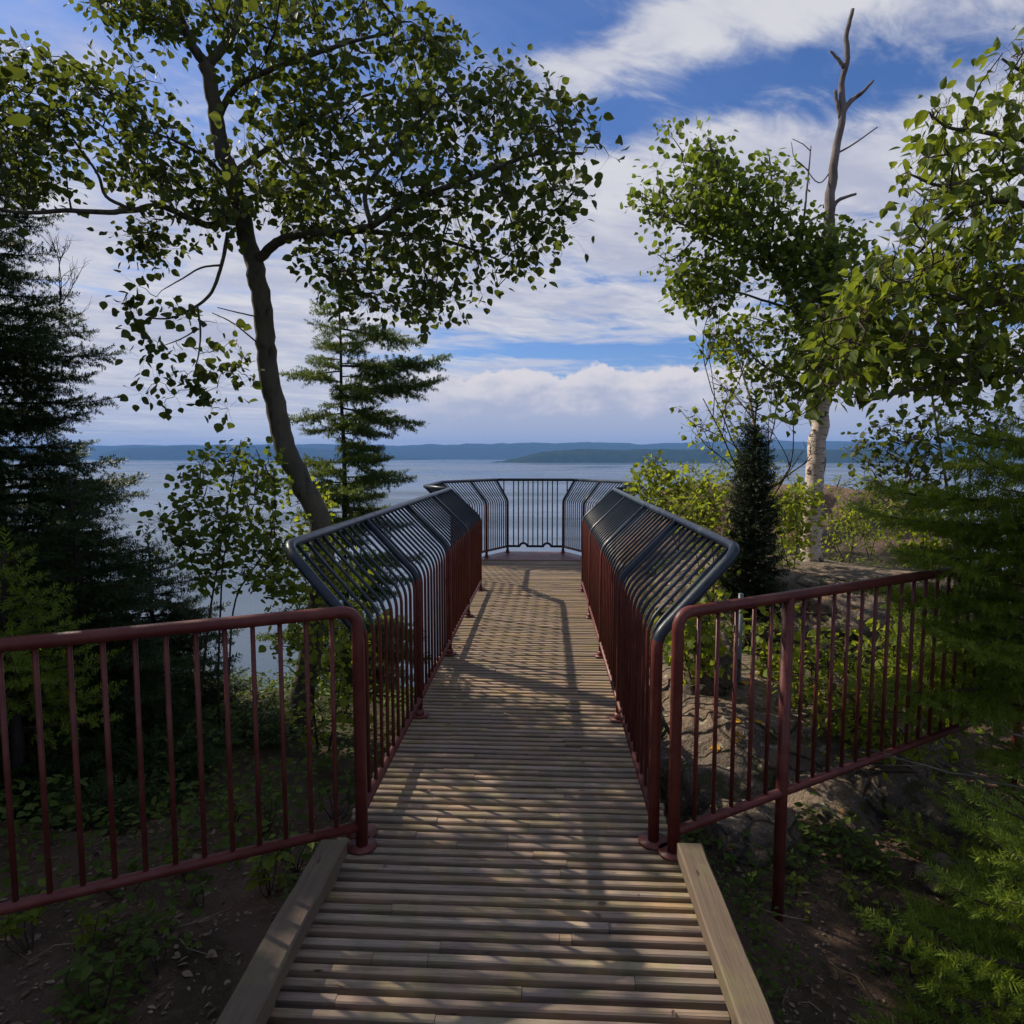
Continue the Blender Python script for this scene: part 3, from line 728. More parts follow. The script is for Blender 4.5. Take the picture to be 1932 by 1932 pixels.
def bough(wood, segs, p0, az_, L, rise, droop, rr, seg=0.10, gap=0.075, side=0.42, up_tip=0.12, r0=0.012, bare=0.12, sub=True, zf=1.0):
    """one flat conifer bough: a main axis, side shoots on both sides, small shoots on those"""
    u = np.array([math.cos(az_), math.sin(az_), 0]); k = max(4, int(L / 0.08))
    s_ = np.linspace(0, 1, k)
    bend = rr.normal(0, 0.10) * L
    v = np.array([-u[1], u[0], 0])
    P = p0 + np.outer(s_ * L, u) + np.outer(bend * s_ ** 2, v); P[:, 2] += L * (rise * s_ - droop * s_ ** 2 + up_tip * s_ ** 4)
    wood.tube(P, np.linspace(r0 * (0.5 + 0.5 * L), 0.002, k), 5)
    at = lambda t: np.array([np.interp(t, s_, P[:, i]) for i in range(3)])
    def shoot(a, d, ln, dep):
        d = d / np.linalg.norm(d); m = max(1, int(round(ln / seg)))
        for q in range(m):
            segs.append((a + d * (ln * q / m), d + rr.normal(0, 0.07, 3), ln / m * 1.15))
        if dep and ln > 0.16:
            m2 = int(ln / (gap * 1.3)); w_ = np.cross(d, [0, 0, 1.0]); w_ /= np.linalg.norm(w_) + 1e-9
            for q in range(1, m2):
                f = q / m2; sg = 1 if q % 2 else -1
                dd = d * 0.75 + w_ * sg * 0.8 + np.array([0, 0, rr.normal(-0.10, 0.28) * zf])
                shoot(a + d * ln * f, dd, max(0.05, (1 - f) * ln * 0.55 + 0.03), False)
    t = bare; i = 0
    while t < 0.97:
        a = at(t); dv = at(min(1, t + 0.03)) - at(t - 0.03); dv /= np.linalg.norm(dv) + 1e-9
        w_ = np.cross(dv, [0, 0, 1.0]); w_ /= np.linalg.norm(w_) + 1e-9; sg = 1 if i % 2 else -1
        ln = L * side * (1 - t) ** 0.8 * min(1, 0.45 + 2.2 * t) * rr.uniform(0.7, 1.15) + 0.05
        d = dv * rr.uniform(0.55, 0.85) + w_ * sg * rr.uniform(0.65, 0.95) + np.array([0, 0, rr.normal(-0.08, 0.30) * zf])
        shoot(a, d, ln, sub); i += 1; t += gap / L * rr.uniform(0.8, 1.2) * 0.62
    shoot(at(0.9), at(1.0) - at(0.9), L * 0.1 + 0.06, False)
def conifer(name, label, base, top, len_fn, n_per_m, nm, tpl=N_MID, seed=1, r_base=0.09, z0=0.2, az_pref=None, droop=0.22, rise=0.02, lean=(0, 0), boughs=None, seg=0.10, gap=0.075, group=None, cat='tree', side=0.42, sub=True, keep=None, dead=0, zf=1.0):
    t = thing(name, label, cat, base, group); rr = np.random.default_rng(seed)
    base = np.asarray(base, float); H = top - base[2]; wd = MB(); segs = []
    k = 14; s_ = np.linspace(0, 1, k); TP = base + np.outer(s_, [lean[0], lean[1], H]); TP[1:, :2] += rr.normal(0, 0.012, (k - 1, 2))
    TP[0, 2] -= 0.3
    wd.tube(TP, np.linspace(r_base, 0.008, k), 10)
    at = lambda z: np.array([np.interp((z - base[2]) / H, s_, TP[:, i]) for i in range(2)] + [z])
    n = int(H * n_per_m); ga = rr.uniform(0, 6); br = wd; n0 = len(wd.f)
    for i in range(n):
        f = z0 + (1 - z0) * (i + rr.uniform(0, 0.9)) / n; ga += 2.399 + rr.normal(0, 0.3)
        L = len_fn(f, ga) * rr.uniform(0.65, 1.12)
        if keep and not keep(f, ga % (2 * math.pi), rr): continue
        if L < 0.08: continue
        bough(br, segs, at(base[2] + f * H * 0.985), ga, L, rise + 0.45 * max(0, f - 0.75) * 2, droop * (1.1 - 0.8 * f), rr, seg, gap, side, r0=0.014, sub=sub, zf=zf)
    for (z, az_, L, ri, dr) in (boughs or []): bough(br, segs, at(z), az_, L, ri, dr, rr, seg, gap, side, r0=0.016, sub=sub, zf=zf)
    segs.append((TP[-1] - np.array([0, 0, 0.05]), np.array([0, 0, 1.0]), 0.2))
    for q in range(dead):
        f = rr.uniform(0.05, z0 + 0.15); a = rr.uniform(0, 6.28); L = rr.uniform(0.2, 0.6); p = at(base[2] + f * H)
        br.tube([p, p + np.array([math.cos(a), math.sin(a), -0.1]) * L * 0.5, p + np.array([math.cos(a + .2), math.sin(a + .2), -0.3]) * L], [0.008, 0.005, 0.002], 4)
    wd.f = wd.f[:n0] + [(f, 1) for f, _ in wd.f[n0:]]; wd.build('trunk', [M_FIRBARK, M_TWIG], t)
    pos = np.array([s[0] for s in segs]); d = np.array([s[1] for s in segs]); ln = np.array([s[2] for s in segs])
    fr = frames(d, rr.normal(0, 0.25, (len(pos), 3)) + np.array([0, 0, 1.0]), rr.normal(0, 0.25, len(pos)))
    cr = MB(); stamp(cr, tpl, pos, fr, ln); cr.build('crown', nm, t, smooth=False)
    print('SEGS', label[:30], len(segs)); return t

# ------------------------------------------------------------------ the big aspen on the left
ASP = 6.0
limbs = [
 ([(558, 1440, 6.0), (572, 1330, 6.0), (590, 1220, 6.0), (606, 1100, 6.0), (608, 1010, 6.0), (575, 920, 6.0), (540, 845, 6.0), (516, 760, 6.0), (506, 680, 6.0), (497, 600, 5.95), (484, 520, 5.9), (466, 440, 5.9), (440, 350, 5.85), (420, 280, 5.8), (404, 200, 5.75), (390, 118, 5.7)], [0.115, 0.108, 0.10, 0.09, 0.082, 0.07, 0.058]),
 ([(392, 125, 5.7), (365, 90, 5.65), (345, 45, 5.6), (325, -10, 5.6), (315, -90, 5.6)], [0.045, 0.035, 0.025]),
 ([(390, 122, 5.7), (420, 90, 5.75), (442, 55, 5.8), (452, -30, 5.9), (470, -110, 5.9)], [0.045, 0.032, 0.02]),
 ([(481, 495, 5.9), (510, 468, 5.8), (545, 447, 5.7), (600, 438, 5.55), (660, 436, 5.4), (715, 418, 5.3), (770, 380, 5.2), (850, 350, 5.1), (930, 320, 5.1), (1010, 290, 5.1), (1100, 290, 5.1)], [0.045, 0.036, 0.028, 0.02, 0.010]),
 ([(660, 436, 5.4), (740, 440, 5.5), (820, 450, 5.7), (890, 470, 5.8), (940, 490, 5.8)], [0.024, 0.016, 0.008]),
 ([(700, 424, 5.3), (690, 360, 5.3), (740, 290, 5.2), (800, 220, 5.1), (850, 160, 5.0)], [0.022, 0.016, 0.008]),
 ([(410, 225, 5.8), (440, 170, 5.7), (490, 140, 5.6), (570, 110, 5.5), (660, 80, 5.4), (740, 60, 5.3)], [0.03, 0.022, 0.010]),
 ([(435, 330, 5.85), (490, 290, 6.0), (560, 250, 6.2), (640, 200, 6.4), (720, 170, 6.5)], [0.03, 0.02, 0.010]),
 ([(455, 400, 5.9), (400, 425, 5.8), (350, 408, 5.7), (300, 388, 5.6), (250, 397, 5.5), (190, 400, 5.4), (120, 398, 5.3), (30, 400, 5.2), (-60, 380, 5.1)], [0.034, 0.026, 0.02, 0.012]),
 ([(250, 397, 5.5), (200, 370, 5.6), (185, 330, 5.6), (150, 280, 5.6), (110, 220, 5.6)], [0.016, 0.008]),
 ([(330, 400, 5.7), (290, 330, 6.0), (230, 270, 6.1), (170, 220, 6.2)], [0.018, 0.008]),
 ([(436, 345, 5.85), (390, 300, 5.7), (340, 270, 5.5), (290, 250, 5.4)], [0.02, 0.008]),
 ([(430, 440, 5.85), (418, 500, 5.7), (400, 550, 5.6), (370, 578, 5.5), (322, 600, 5.4), (280, 600, 5.4)], [0.018, 0.013, 0.006]),
 ([(372, 577, 5.5), (378, 620, 5.5), (376, 660, 5.5), (368, 700, 5.5)], [0.010, 0.005]),
 ([(418, 500, 5.7), (380, 505, 5.5), (345, 525, 5.4), (310, 545, 5.4)], [0.010, 0.004]),
 ([(375, 620, 5.5), (340, 640, 5.4), (300, 655, 5.4)], [0.007, 0.003]),
 ([(497, 600, 5.95), (450, 590, 5.8), (410, 580, 5.7)], [0.008, 0.004]),
 ([(490, 650, 5.95), (440, 610, 5.8), (400, 590, 5.7)], [0.008, 0.004]),
]
P_RIGHT = [(560, 330), (600, 250), (700, 200), (790, 190), (880, 140), (940, 130), (1010, 165), (1080, 225), (1095, 290), (1110, 320), (1080, 370), (1090, 440), (1030, 450), (1010, 505), (930, 520), (880, 560), (850, 600), (760, 590), (650, 580), (590, 520), (570, 470), (600, 400)]
P_TOP = [(300, -60), (760, -60), (740, 20), (860, 90), (830, 180), (700, 230), (600, 280), (500, 300), (440, 260), (420, 180), (500, 90), (380, 60)]
P_TL = [(155, -40), (320, -40), (370, 40), (360, 90), (250, 60), (170, 40)]
P_LEFT = [(-60, 60), (20, 90), (120, 110), (200, 140), (260, 190), (215, 270), (140, 290), (160, 350), (90, 370), (-60, 390)]
P_MIDL = [(190, 260), (280, 220), (350, 250), (430, 320), (460, 420), (400, 420), (300, 385), (220, 350)]
P_TUFT = [(220, 415), (320, 410), (330, 465), (270, 480), (225, 455)]
P_UPL = [(190, 120), (260, 95), (300, 150), (340, 190), (300, 230), (230, 210)]
P_UR = [(460, 330), (560, 300), (620, 420), (580, 440), (500, 400)]
polys = [(P_RIGHT, 215, 5.4, 0.75), (P_TOP, 150, 5.7, 0.8), (P_TL, 32, 5.6, 0.4), (P_LEFT, 74, 5.6, 0.6), (P_MIDL, 56, 5.7, 0.6), (P_TUFT, 12, 5.5, 0.25), (P_UPL, 7, 5.7, 0.4), (P_UR, 26, 5.8, 0.5)]
lone = [(240, 560, 5.4), (262, 540, 5.4), (295, 560, 5.4), (320, 590, 5.4), (250, 590, 5.4), (280, 640, 5.4), (300, 660, 5.4), (270, 680, 5.4), (300, 720, 5.4), (330, 745, 5.4), (370, 690, 5.5), (395, 665, 5.5), (410, 610, 5.6), (440, 640, 5.6), (460, 670, 5.6), (430, 700, 5.6), (470, 715, 5.6), (410, 730, 5.5), (375, 735, 5.5), (430, 770, 5.6), (330, 700, 5.4), (260, 620, 5.4), (345, 660, 5.4), (385, 700, 5.5), (350, 720, 5.5), (450, 700, 5.6), (400, 770, 5.5), (310, 760, 5.4), (275, 740, 5.4), (355, 600, 5.5), (230, 575, 5.4), (1130, 270, 5.0), (1150, 295, 5.0), (1095, 215, 5.0), (1050, 170, 5.0), (940, 540, 5.7), (1000, 515, 5.7)]
broad_tree('aspen_tree', 'tall leaning aspen with dark spreading crown left of the boardwalk', W(558, 1440, 6.0), limbs, polys, M_ASPEN, M_BARK, 19, 0.130, 0.064, 'aspen', 3, lone=lone)

# ------------------------------------------------------------------ conifers on the left
def len_mid(f, a): return 2.55 * (1 - f) ** 0.55 * min(1, 0.62 + 0.8 * f) * (1.0 if math.cos(a) > -0.2 else 0.85)
FD = 12.5
cb = W(655, 1240, FD); cb[2] = ground_z(cb[0], cb[1])
fz = lambda py: W(655, py, FD)[2]
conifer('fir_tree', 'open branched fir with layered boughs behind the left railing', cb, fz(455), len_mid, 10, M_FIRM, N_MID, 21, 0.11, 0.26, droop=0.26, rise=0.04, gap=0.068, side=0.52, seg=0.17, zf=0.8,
        boughs=[(fz(690), 0.15, 2.1, -0.02, 0.0), (fz(735), -0.1, 2.05, 0.03, 0.05), (fz(770), -0.05, 1.6, -0.15, 0.15), (fz(870), 0.1, 0.9, -0.3, 0.1), (fz(620), 0.3, 1.6, -0.1, 0.12), (fz(700), 3.0, 1.2, -0.05, 0.1), (fz(780), 3.3, 1.1, -0.1, 0.1)],
        keep=lambda f, a, rr: rr.random() < 0.82, dead=14)
def len_left(f, a): return 1.75 * (1 - f) ** 0.45
lb = W(18, 1300, 6.6); lb[2] = ground_z(lb[0], lb[1])
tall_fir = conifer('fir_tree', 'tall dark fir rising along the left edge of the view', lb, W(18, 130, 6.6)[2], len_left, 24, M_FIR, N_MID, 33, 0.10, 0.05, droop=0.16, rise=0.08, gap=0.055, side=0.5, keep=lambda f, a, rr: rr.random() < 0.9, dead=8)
conifer('fir_tree', 'mid sized dark fir beyond the left fence, in front of the tall dark fir', W(165, 1400, 5.4), W(165, 900, 5.4)[2], lambda f, a: 1.25 * (1 - f) ** 0.55, 30, M_FIR, N_MID, 35, 0.06, 0.05, droop=0.18, rise=0.06, gap=0.055, side=0.5)
conifer('fir_tree', 'low spreading fir beyond the left fence under the poplar saplings', W(300, 1420, 6.6), W(300, 1020, 6.6)[2], lambda f, a: 1.15 * (1 - f) ** 0.5, 34, M_FIR, N_MID, 36, 0.05, 0.05, droop=0.14, rise=0.05, gap=0.05, side=0.5)
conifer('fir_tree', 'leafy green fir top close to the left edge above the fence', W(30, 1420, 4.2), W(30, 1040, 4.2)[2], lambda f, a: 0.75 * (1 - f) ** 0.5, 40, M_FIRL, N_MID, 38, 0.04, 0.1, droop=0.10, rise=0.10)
for i, (px, py, tp, d, L, lab) in enumerate([(90, 1560, 1400, 4.4, 0.8, 'dark young fir low behind the left fence, nearest the left edge'), (300, 1560, 1410, 4.8, 0.75, 'dark young fir low behind the middle of the left fence'),
        (470, 1500, 1370, 5.6, 0.7, 'dark young fir below the aspen trunk behind the left fence'), (200, 1640, 1500, 3.9, 0.55, 'small dark fir seedling close behind the left fence')]):
    b = W(px, py, d); b[2] = ground_z(b[0], b[1])
    conifer('young_fir', lab, b, W(px, tp, d)[2], lambda f, a, L=L: L * (1 - f) ** 0.6, 70, M_FIR, N_MID, 60 + i, 0.02, 0.0, droop=0.1, rise=0.15, gap=0.045, side=0.55, group='young firs behind the left fence', cat='young fir')

# poplar saplings against the water
broad_tree('poplar_sapling', 'slender poplar saplings with bright leaves between the dark fir and the aspen', W(400, 1360, 5.6),
    [([(372, 1380, 5.6), (385, 1250, 5.6), (400, 1130, 5.6), (420, 1010, 5.6), (440, 900, 5.6), (455, 830, 5.6)], [0.012, 0.004]),
     ([(415, 1380, 5.7), (412, 1280, 5.7), (416, 1150, 5.7), (425, 1040, 5.7), (470, 930, 5.7)], [0.013, 0.004]),
     ([(425, 1370, 5.6), (432, 1270, 5.6), (445, 1130, 5.6), (500, 1040, 5.5), (520, 960, 5.5)], [0.011, 0.004]),
     ([(400, 1130, 5.6), (360, 1060, 5.5), (320, 1010, 5.4), (300, 970, 5.4)], [0.007, 0.003])],
    [([(350, 900), (400, 850), (470, 835), (530, 870), (560, 960), (540, 1080), (470, 1120), (380, 1090), (340, 1010)], 110, 5.6, 0.35), ([(285, 950), (350, 960), (370, 1030), (300, 1020)], 10, 5.4, 0.2),
     ([(480, 1020), (590, 1020), (600, 1120), (520, 1160)], 16, 5.5, 0.3)],
    M_ASPEN2, M_TWIG, 12, 0.105, 0.058, 'aspen', 12, group=None, trunk_name='stems')
broad_tree('leafy_shrub', 'bright leafy shrub at the foot of the aspen behind the left railing', W(600, 1400, 5.2),
    [([(600, 1420, 5.2), (590, 1300, 5.2), (600, 1180, 5.2), (590, 1060, 5.3)], [0.010, 0.003]), ([(620, 1420, 5.2), (640, 1300, 5.2), (650, 1200, 5.3)], [0.009, 0.003])],
    [([(520, 1080), (620, 1000), (700, 1080), (700, 1250), (650, 1380), (560, 1400), (520, 1250)], 110, 5.2, 0.3), ([(540, 900), (620, 930), (640, 1000), (540, 1000)], 18, 6.6, 0.3)],
    M_SHRUB, M_TWIG, 8, 0.09, 0.055, 'aspen', 14, cat='shrub', trunk_name='stems', crown_name='leaves')

# ------------------------------------------------------------------ right side: birch, aspen, spruce, shrubs
BD = 8.0
bt = thing('birch_tree', 'dead topped white birch with a bare snag standing on the rock', 'tree', W(1535, 1060, BD))
wd = MB()
P, r = limb([(1533, 1070, BD), (1531, 1000, BD), (1534, 930, BD), (1541, 850, BD), (1549, 770, BD), (1555, 700, BD), (1558, 620, BD)], [0.122, 0.110, 0.098, 0.091, 0.086]); wd.tube(P, r, 16)
wd.build('trunk', M_BIRCH, bt)
sn = MB()
P, r = limb([(1558, 622, BD), (1559, 540, BD), (1563, 450, BD), (1566, 380, BD), (1574, 305, BD), (1589, 218, BD), (1588, 160, BD), (1598, 112, BD), (1597, 66, BD), (1609, 18, BD)], [0.085, 0.074, 0.062, 0.053, 0.041, 0.033, 0.030, 0.027, 0.020]); sn.tube(P, r, 12)
for rows, rr_ in (([(1588, 214, BD), (1606, 190, BD), (1625, 176, BD), (1648, 152, BD)], [0.035, 0.026, 0.012]), ([(1586, 222, BD), (1580, 195, BD), (1575, 170, BD)], [0.026, 0.018]),
        ([(1593, 128, BD), (1582, 112, BD), (1566, 96, BD)], [0.024, 0.012]), ([(1571, 390, BD), (1585, 376, BD), (1615, 366, BD)], [0.028, 0.014]),
        ([(1578, 290, BD), (1610, 272, BD), (1655, 240, BD)], [0.012, 0.007]), ([(1566, 395, BD), (1540, 410, BD), (1515, 425, BD)], [0.016, 0.008]), ([(1570, 320, BD), (1545, 345, BD), (1515, 312, BD), (1498, 300, BD)], [0.008, 0.004])):
    P, r = limb(rows, rr_); sn.tube(P, r, 8)
sn.build('dead_top', M_DEAD, bt)
P, r = limb([(1512, 460, 7.7), (1520, 380, 7.7), (1526, 320, 7.7), (1530, 275, 7.7)], [0.014, 0.006]); d2 = MB(); d2.tube(P, r, 6)
for rows in ([(1526, 322, 7.7), (1500, 300, 7.7), (1493, 268, 7.7)], [(1529, 285, 7.7), (1515, 272, 7.7), (1495, 262, 7.7)]): P, r = limb(rows, [0.006, 0.004]); d2.tube(P, r, 5)
broad_tree('aspen_tree', 'green aspen with crown leaning left in front of the bare snag', W(1540, 1060, 9.0),
    [([(1540, 1060, 9.0), (1542, 960, 8.9), (1550, 850, 8.7), (1545, 700, 8.3), (1495, 575, 7.8), (1468, 515, 7.7), (1430, 440, 7.6), (1390, 370, 7.5), (1350, 300, 7.5), (1335, 262, 7.5)], [0.062, 0.05, 0.04, 0.03, 0.02, 0.01]),
     ([(1470, 520, 7.7), (1400, 480, 7.5), (1320, 440, 7.3), (1260, 410, 7.2), (1210, 395, 7.2)], [0.02, 0.012, 0.006]), ([(1500, 585, 7.8), (1450, 570, 7.6), (1380, 550, 7.4), (1310, 560, 7.3)], [0.018, 0.006]),
     ([(1450, 480, 7.6), (1460, 400, 7.8), (1455, 330, 7.8), (1450, 285, 7.8)], [0.018, 0.006]), ([(1560, 760, 8.0), (1500, 720, 7.7), (1440, 690, 7.5), (1390, 640, 7.4)], [0.018, 0.006]), ([(1320, 440, 7.3), (1270, 490, 7.2), (1240, 480, 7.2)], [0.010, 0.005])],
    [([(1290, 300), (1335, 258), (1360, 300), (1420, 330), (1460, 275), (1495, 320), (1500, 400), (1560, 430), (1560, 560), (1480, 560), (1400, 480), (1330, 440), (1200, 400), (1190, 370), (1270, 360)], 270, 7.6, 0.45),
     ([(1235, 460), (1300, 480), (1360, 480), (1420, 560), (1330, 590), (1255, 580), (1280, 530), (1235, 490)], 60, 7.3, 0.35), ([(1340, 620), (1400, 600), (1500, 600), (1560, 620), (1550, 760), (1450, 760), (1400, 700), (1340, 680)], 95, 7.7, 0.4),
     ([(1480, 440), (1560, 420), (1640, 450), (1700, 560), (1660, 700), (1540, 690), (1500, 620)], 190, 7.7, 0.45)],
    M_ASPEN2, M_BARK, 12, 0.13, 0.070, 'aspen', 17, extra=[(1252, 235, 7.3), (1262, 255, 7.3), (1240, 320, 7.3)])
conifer('black_spruce', 'small narrow dark spruce standing beside the right railing', W(1412, 1215, 6.3), W(1405, 770, 6.3)[2], lambda f, a: 0.33 * (1 - f) ** 0.6 + 0.03, 120, M_SPRUCE, N_RAD, 41, 0.03, 0.10, droop=0.25, rise=0.30, seg=0.07, gap=0.05, side=0.5, sub=False)

def bare_shrub(name, label, roots, seed, r0=0.007, m=M_TWIG, depth=3, cat='shrub'):
    rr = np.random.default_rng(seed); base = np.array(roots[0][0]); t = thing(name, label, cat, base); b = MB()
    def grow(p, d, L, r, k):
        n = 6; pts = [p]
        for i in range(n):
            d = d + rr.normal(0, 0.11, 3); d /= np.linalg.norm(d); pts.append(pts[-1] + d * L / n)
        b.tube(pts, np.linspace(r, r * 0.5, n + 1), 5)
        if k:
            for q in range(rr.integers(3, 6)):
                i = int(rr.integers(2, n + 1)); dd = d + rr.normal(0, 0.45, 3) + np.array([0, 0, 0.15]); grow(pts[i], dd / np.linalg.norm(dd), L * rr.uniform(0.35, 0.6), r * 0.55, k - 1)
    for p, d, L in roots: grow(np.array(p), np.array(d, float) / np.linalg.norm(d), L, r0, depth)
    b.build('dead_twigs', m, t); return t
bare_shrub('dead_shrub', 'leafless twiggy shrub behind the small dark spruce', [(W(1440, 960, 6.8), (0.1, 0, 1), 1.3), (W(1440, 960, 6.8), (-0.75, -.1, 0.9), 1.3), (W(1445, 960, 6.8), (-0.25, 0.2, 1), 1.6), (W(1450, 960, 6.8), (0.5, 0.2, 1), 1.0), (W(1440, 930, 6.8), (0.9, 0, 0.5), 0.6)], 5, 0.010)
bare_shrub('dead_branch', 'bare dead branch tips sticking up by the tall dark fir', [(W(18, 640, 6.6), W(118, 575, 6.3) - W(18, 640, 6.6), 0.72), (W(112, 578, 6.32), (0.35, 0, 1), 0.5), (W(112, 578, 6.32), (0.1, 0, 1), 0.45), (W(112, 578, 6.32), (0.7, 0, 0.8), 0.4)], 9, 0.006, depth=2, cat='branch')
for nm in d2.v: pass
d2.build('thin_dead_stem', M_DEAD, bt)
broad_tree('birch_sapling', 'thin birch sapling with small leaves between the railing and the white birch', W(1440, 1040, 7.2),
    [([(1440, 1040, 7.2), (1435, 900, 7.2), (1420, 780, 7.2), (1400, 700, 7.2), (1380, 640, 7.2)], [0.028, 0.022, 0.012, 0.005]), ([(1430, 880, 7.2), (1370, 830, 7.1), (1310, 800, 7.0), (1280, 770, 7.0)], [0.008, 0.003]), ([(1420, 790, 7.2), (1380, 740, 7.1), (1340, 720, 7.1)], [0.007, 0.003])],
    [([(1360, 700), (1410, 690), (1430, 780), (1400, 870), (1350, 850), (1340, 780)], 30, 7.1, 0.25), ([(1280, 760), (1340, 780), (1340, 850), (1290, 840)], 9, 7.0, 0.2), ([(1330, 620), (1400, 640), (1390, 690), (1340, 680)], 9, 7.1, 0.2)],
    M_SHRUB, M_BIRCH, 7, 0.085, 0.05, 'aspen', 23, trunk_name='stem')
for i, (poly, n, d, lab, rt) in enumerate([
    ([(1180, 900), (1230, 865), (1290, 900), (1350, 910), (1350, 990), (1290, 985), (1210, 950)], 48, 7.4, 'bright leafy bush just beyond the right railing, left of the small spruce', (1280, 1040)),
    ([(1240, 940), (1340, 930), (1370, 1010), (1370, 1130), (1320, 1140), (1340, 1040)], 42, 6.4, 'bright leafy bush between the slanted railing top and the small spruce', (1345, 1160)),
    ([(1460, 930), (1530, 920), (1525, 1050), (1470, 1080)], 32, 7.4, 'bright leafy bush between the small spruce and the white birch', (1495, 1090)),
    ([(1560, 960), (1640, 960), (1650, 1040), (1560, 1050)], 18, 8.4, 'low leafy bush right of the white birch trunk', (1600, 1070)),
    ([(1285, 1150), (1340, 1140), (1350, 1240), (1290, 1280)], 26, 4.6, 'bright leafy bush behind the first bars of the right fence', (1310, 1300)),
    ([(1470, 1270), (1560, 1200), (1640, 1230), (1650, 1360), (1560, 1400), (1480, 1340)], 44, 4.6, 'sunlit green bush behind the right fence post', (1550, 1430)),
    ([(1640, 1180), (1720, 1150), (1780, 1200), (1780, 1380), (1660, 1380)], 50, 5.0, 'yellow green sunlit bush behind the right fence near the fir', (1700, 1420)),
    ([(1570, 900), (1680, 900), (1730, 960), (1700, 1020), (1600, 1020)], 40, 9.6, 'leafy bush on the slope below the brown knoll, right of the white birch', (1640, 1060)),
    ([(1690, 930), (1800, 930), (1860, 1000), (1820, 1060), (1700, 1050)], 46, 7.6, 'leafy bush under the thin poplar saplings on the right', (1750, 1100)),
    ([(1260, 880), (1400, 860), (1500, 880), (1500, 930), (1300, 930)], 34, 10.5, 'distant leafy bush in front of the knoll behind the small spruce', (1390, 960)),
    ([(1420, 1180), (1480, 1150), (1520, 1200), (1500, 1290), (1430, 1290)], 20, 5.2, 'leafy bush beside the grey metal pole behind the right fence', (1465, 1330)),
    ([(1560, 1330), (1700, 1330), (1760, 1400), (1740, 1450), (1580, 1420)], 34, 4.3, 'low leafy bush hanging over the rock behind the right bottom rail', (1650, 1470)),
    ([(1780, 1240), (1940, 1220), (1940, 1380), (1790, 1390)], 44, 5.4, 'yellow green bush behind the far right bars of the right fence', (1860, 1440))]):
    x, y_ = rt; b = W(x, y_, d)
    top = (sum(p[0] for p in poly) / len(poly), min(p[1] for p in poly) + 20)
    broad_tree('leafy_bush', lab, b, [([(x, y_, d), ((x + top[0]) / 2 + 8, (y_ + top[1]) / 2, d), (top[0], top[1], d)], [0.007, 0.003]), ([(x, y_, d), ((x + top[0]) / 2 - 20, (y_ + top[1]) / 2 + 10, d - .1), (top[0] - 30, top[1] + 30, d - .15)], [0.006, 0.003])],
        [(poly, int(n * (2.6 if d > 7 else 2.0)), d, 0.3)], M_SHRUB, M_TWIG, 9, 0.095, 0.058, 'oval' if i % 2 else 'aspen', 40 + i, cat='bush', group='bushes on the right of the boardwalk', trunk_name='stems', crown_name='leaves')
broad_tree('poplar_sapling', 'thin poplar sapling against the lake right of the white birch', W(1806, 1235, 6.2),
    [([(1806, 1240, 6.2), (1803, 1120, 6.2), (1800, 1020, 6.2), (1790, 940, 6.2), (1775, 850, 6.2), (1762, 770, 6.2), (1755, 720, 6.2)], [0.017, 0.013, 0.008]), ([(1790, 940, 6.2), (1730, 900, 6.1), (1660, 880, 6.0), (1610, 860, 6.0)], [0.008, 0.003]), ([(1775, 850, 6.2), (1710, 820, 6.1), (1660, 810, 6.1)], [0.007, 0.003]), ([(1836, 1235, 6.4), (1834, 1120, 6.4), (1832, 1020, 6.4), (1830, 900, 6.4), (1832, 800, 6.4)], [0.012, 0.008])],
    [([(1590, 840), (1660, 800), (1750, 770), (1800, 830), (1790, 960), (1700, 960), (1640, 960), (1620, 900)], 95, 6.1, 0.35), ([(1790, 740), (1900, 720), (1940, 800), (1840, 880), (1800, 830)], 34, 6.3, 0.35)],
    M_ASPEN, M_PALETWIG, 8, 0.10, 0.055, 'aspen', 29, trunk_name='stems')

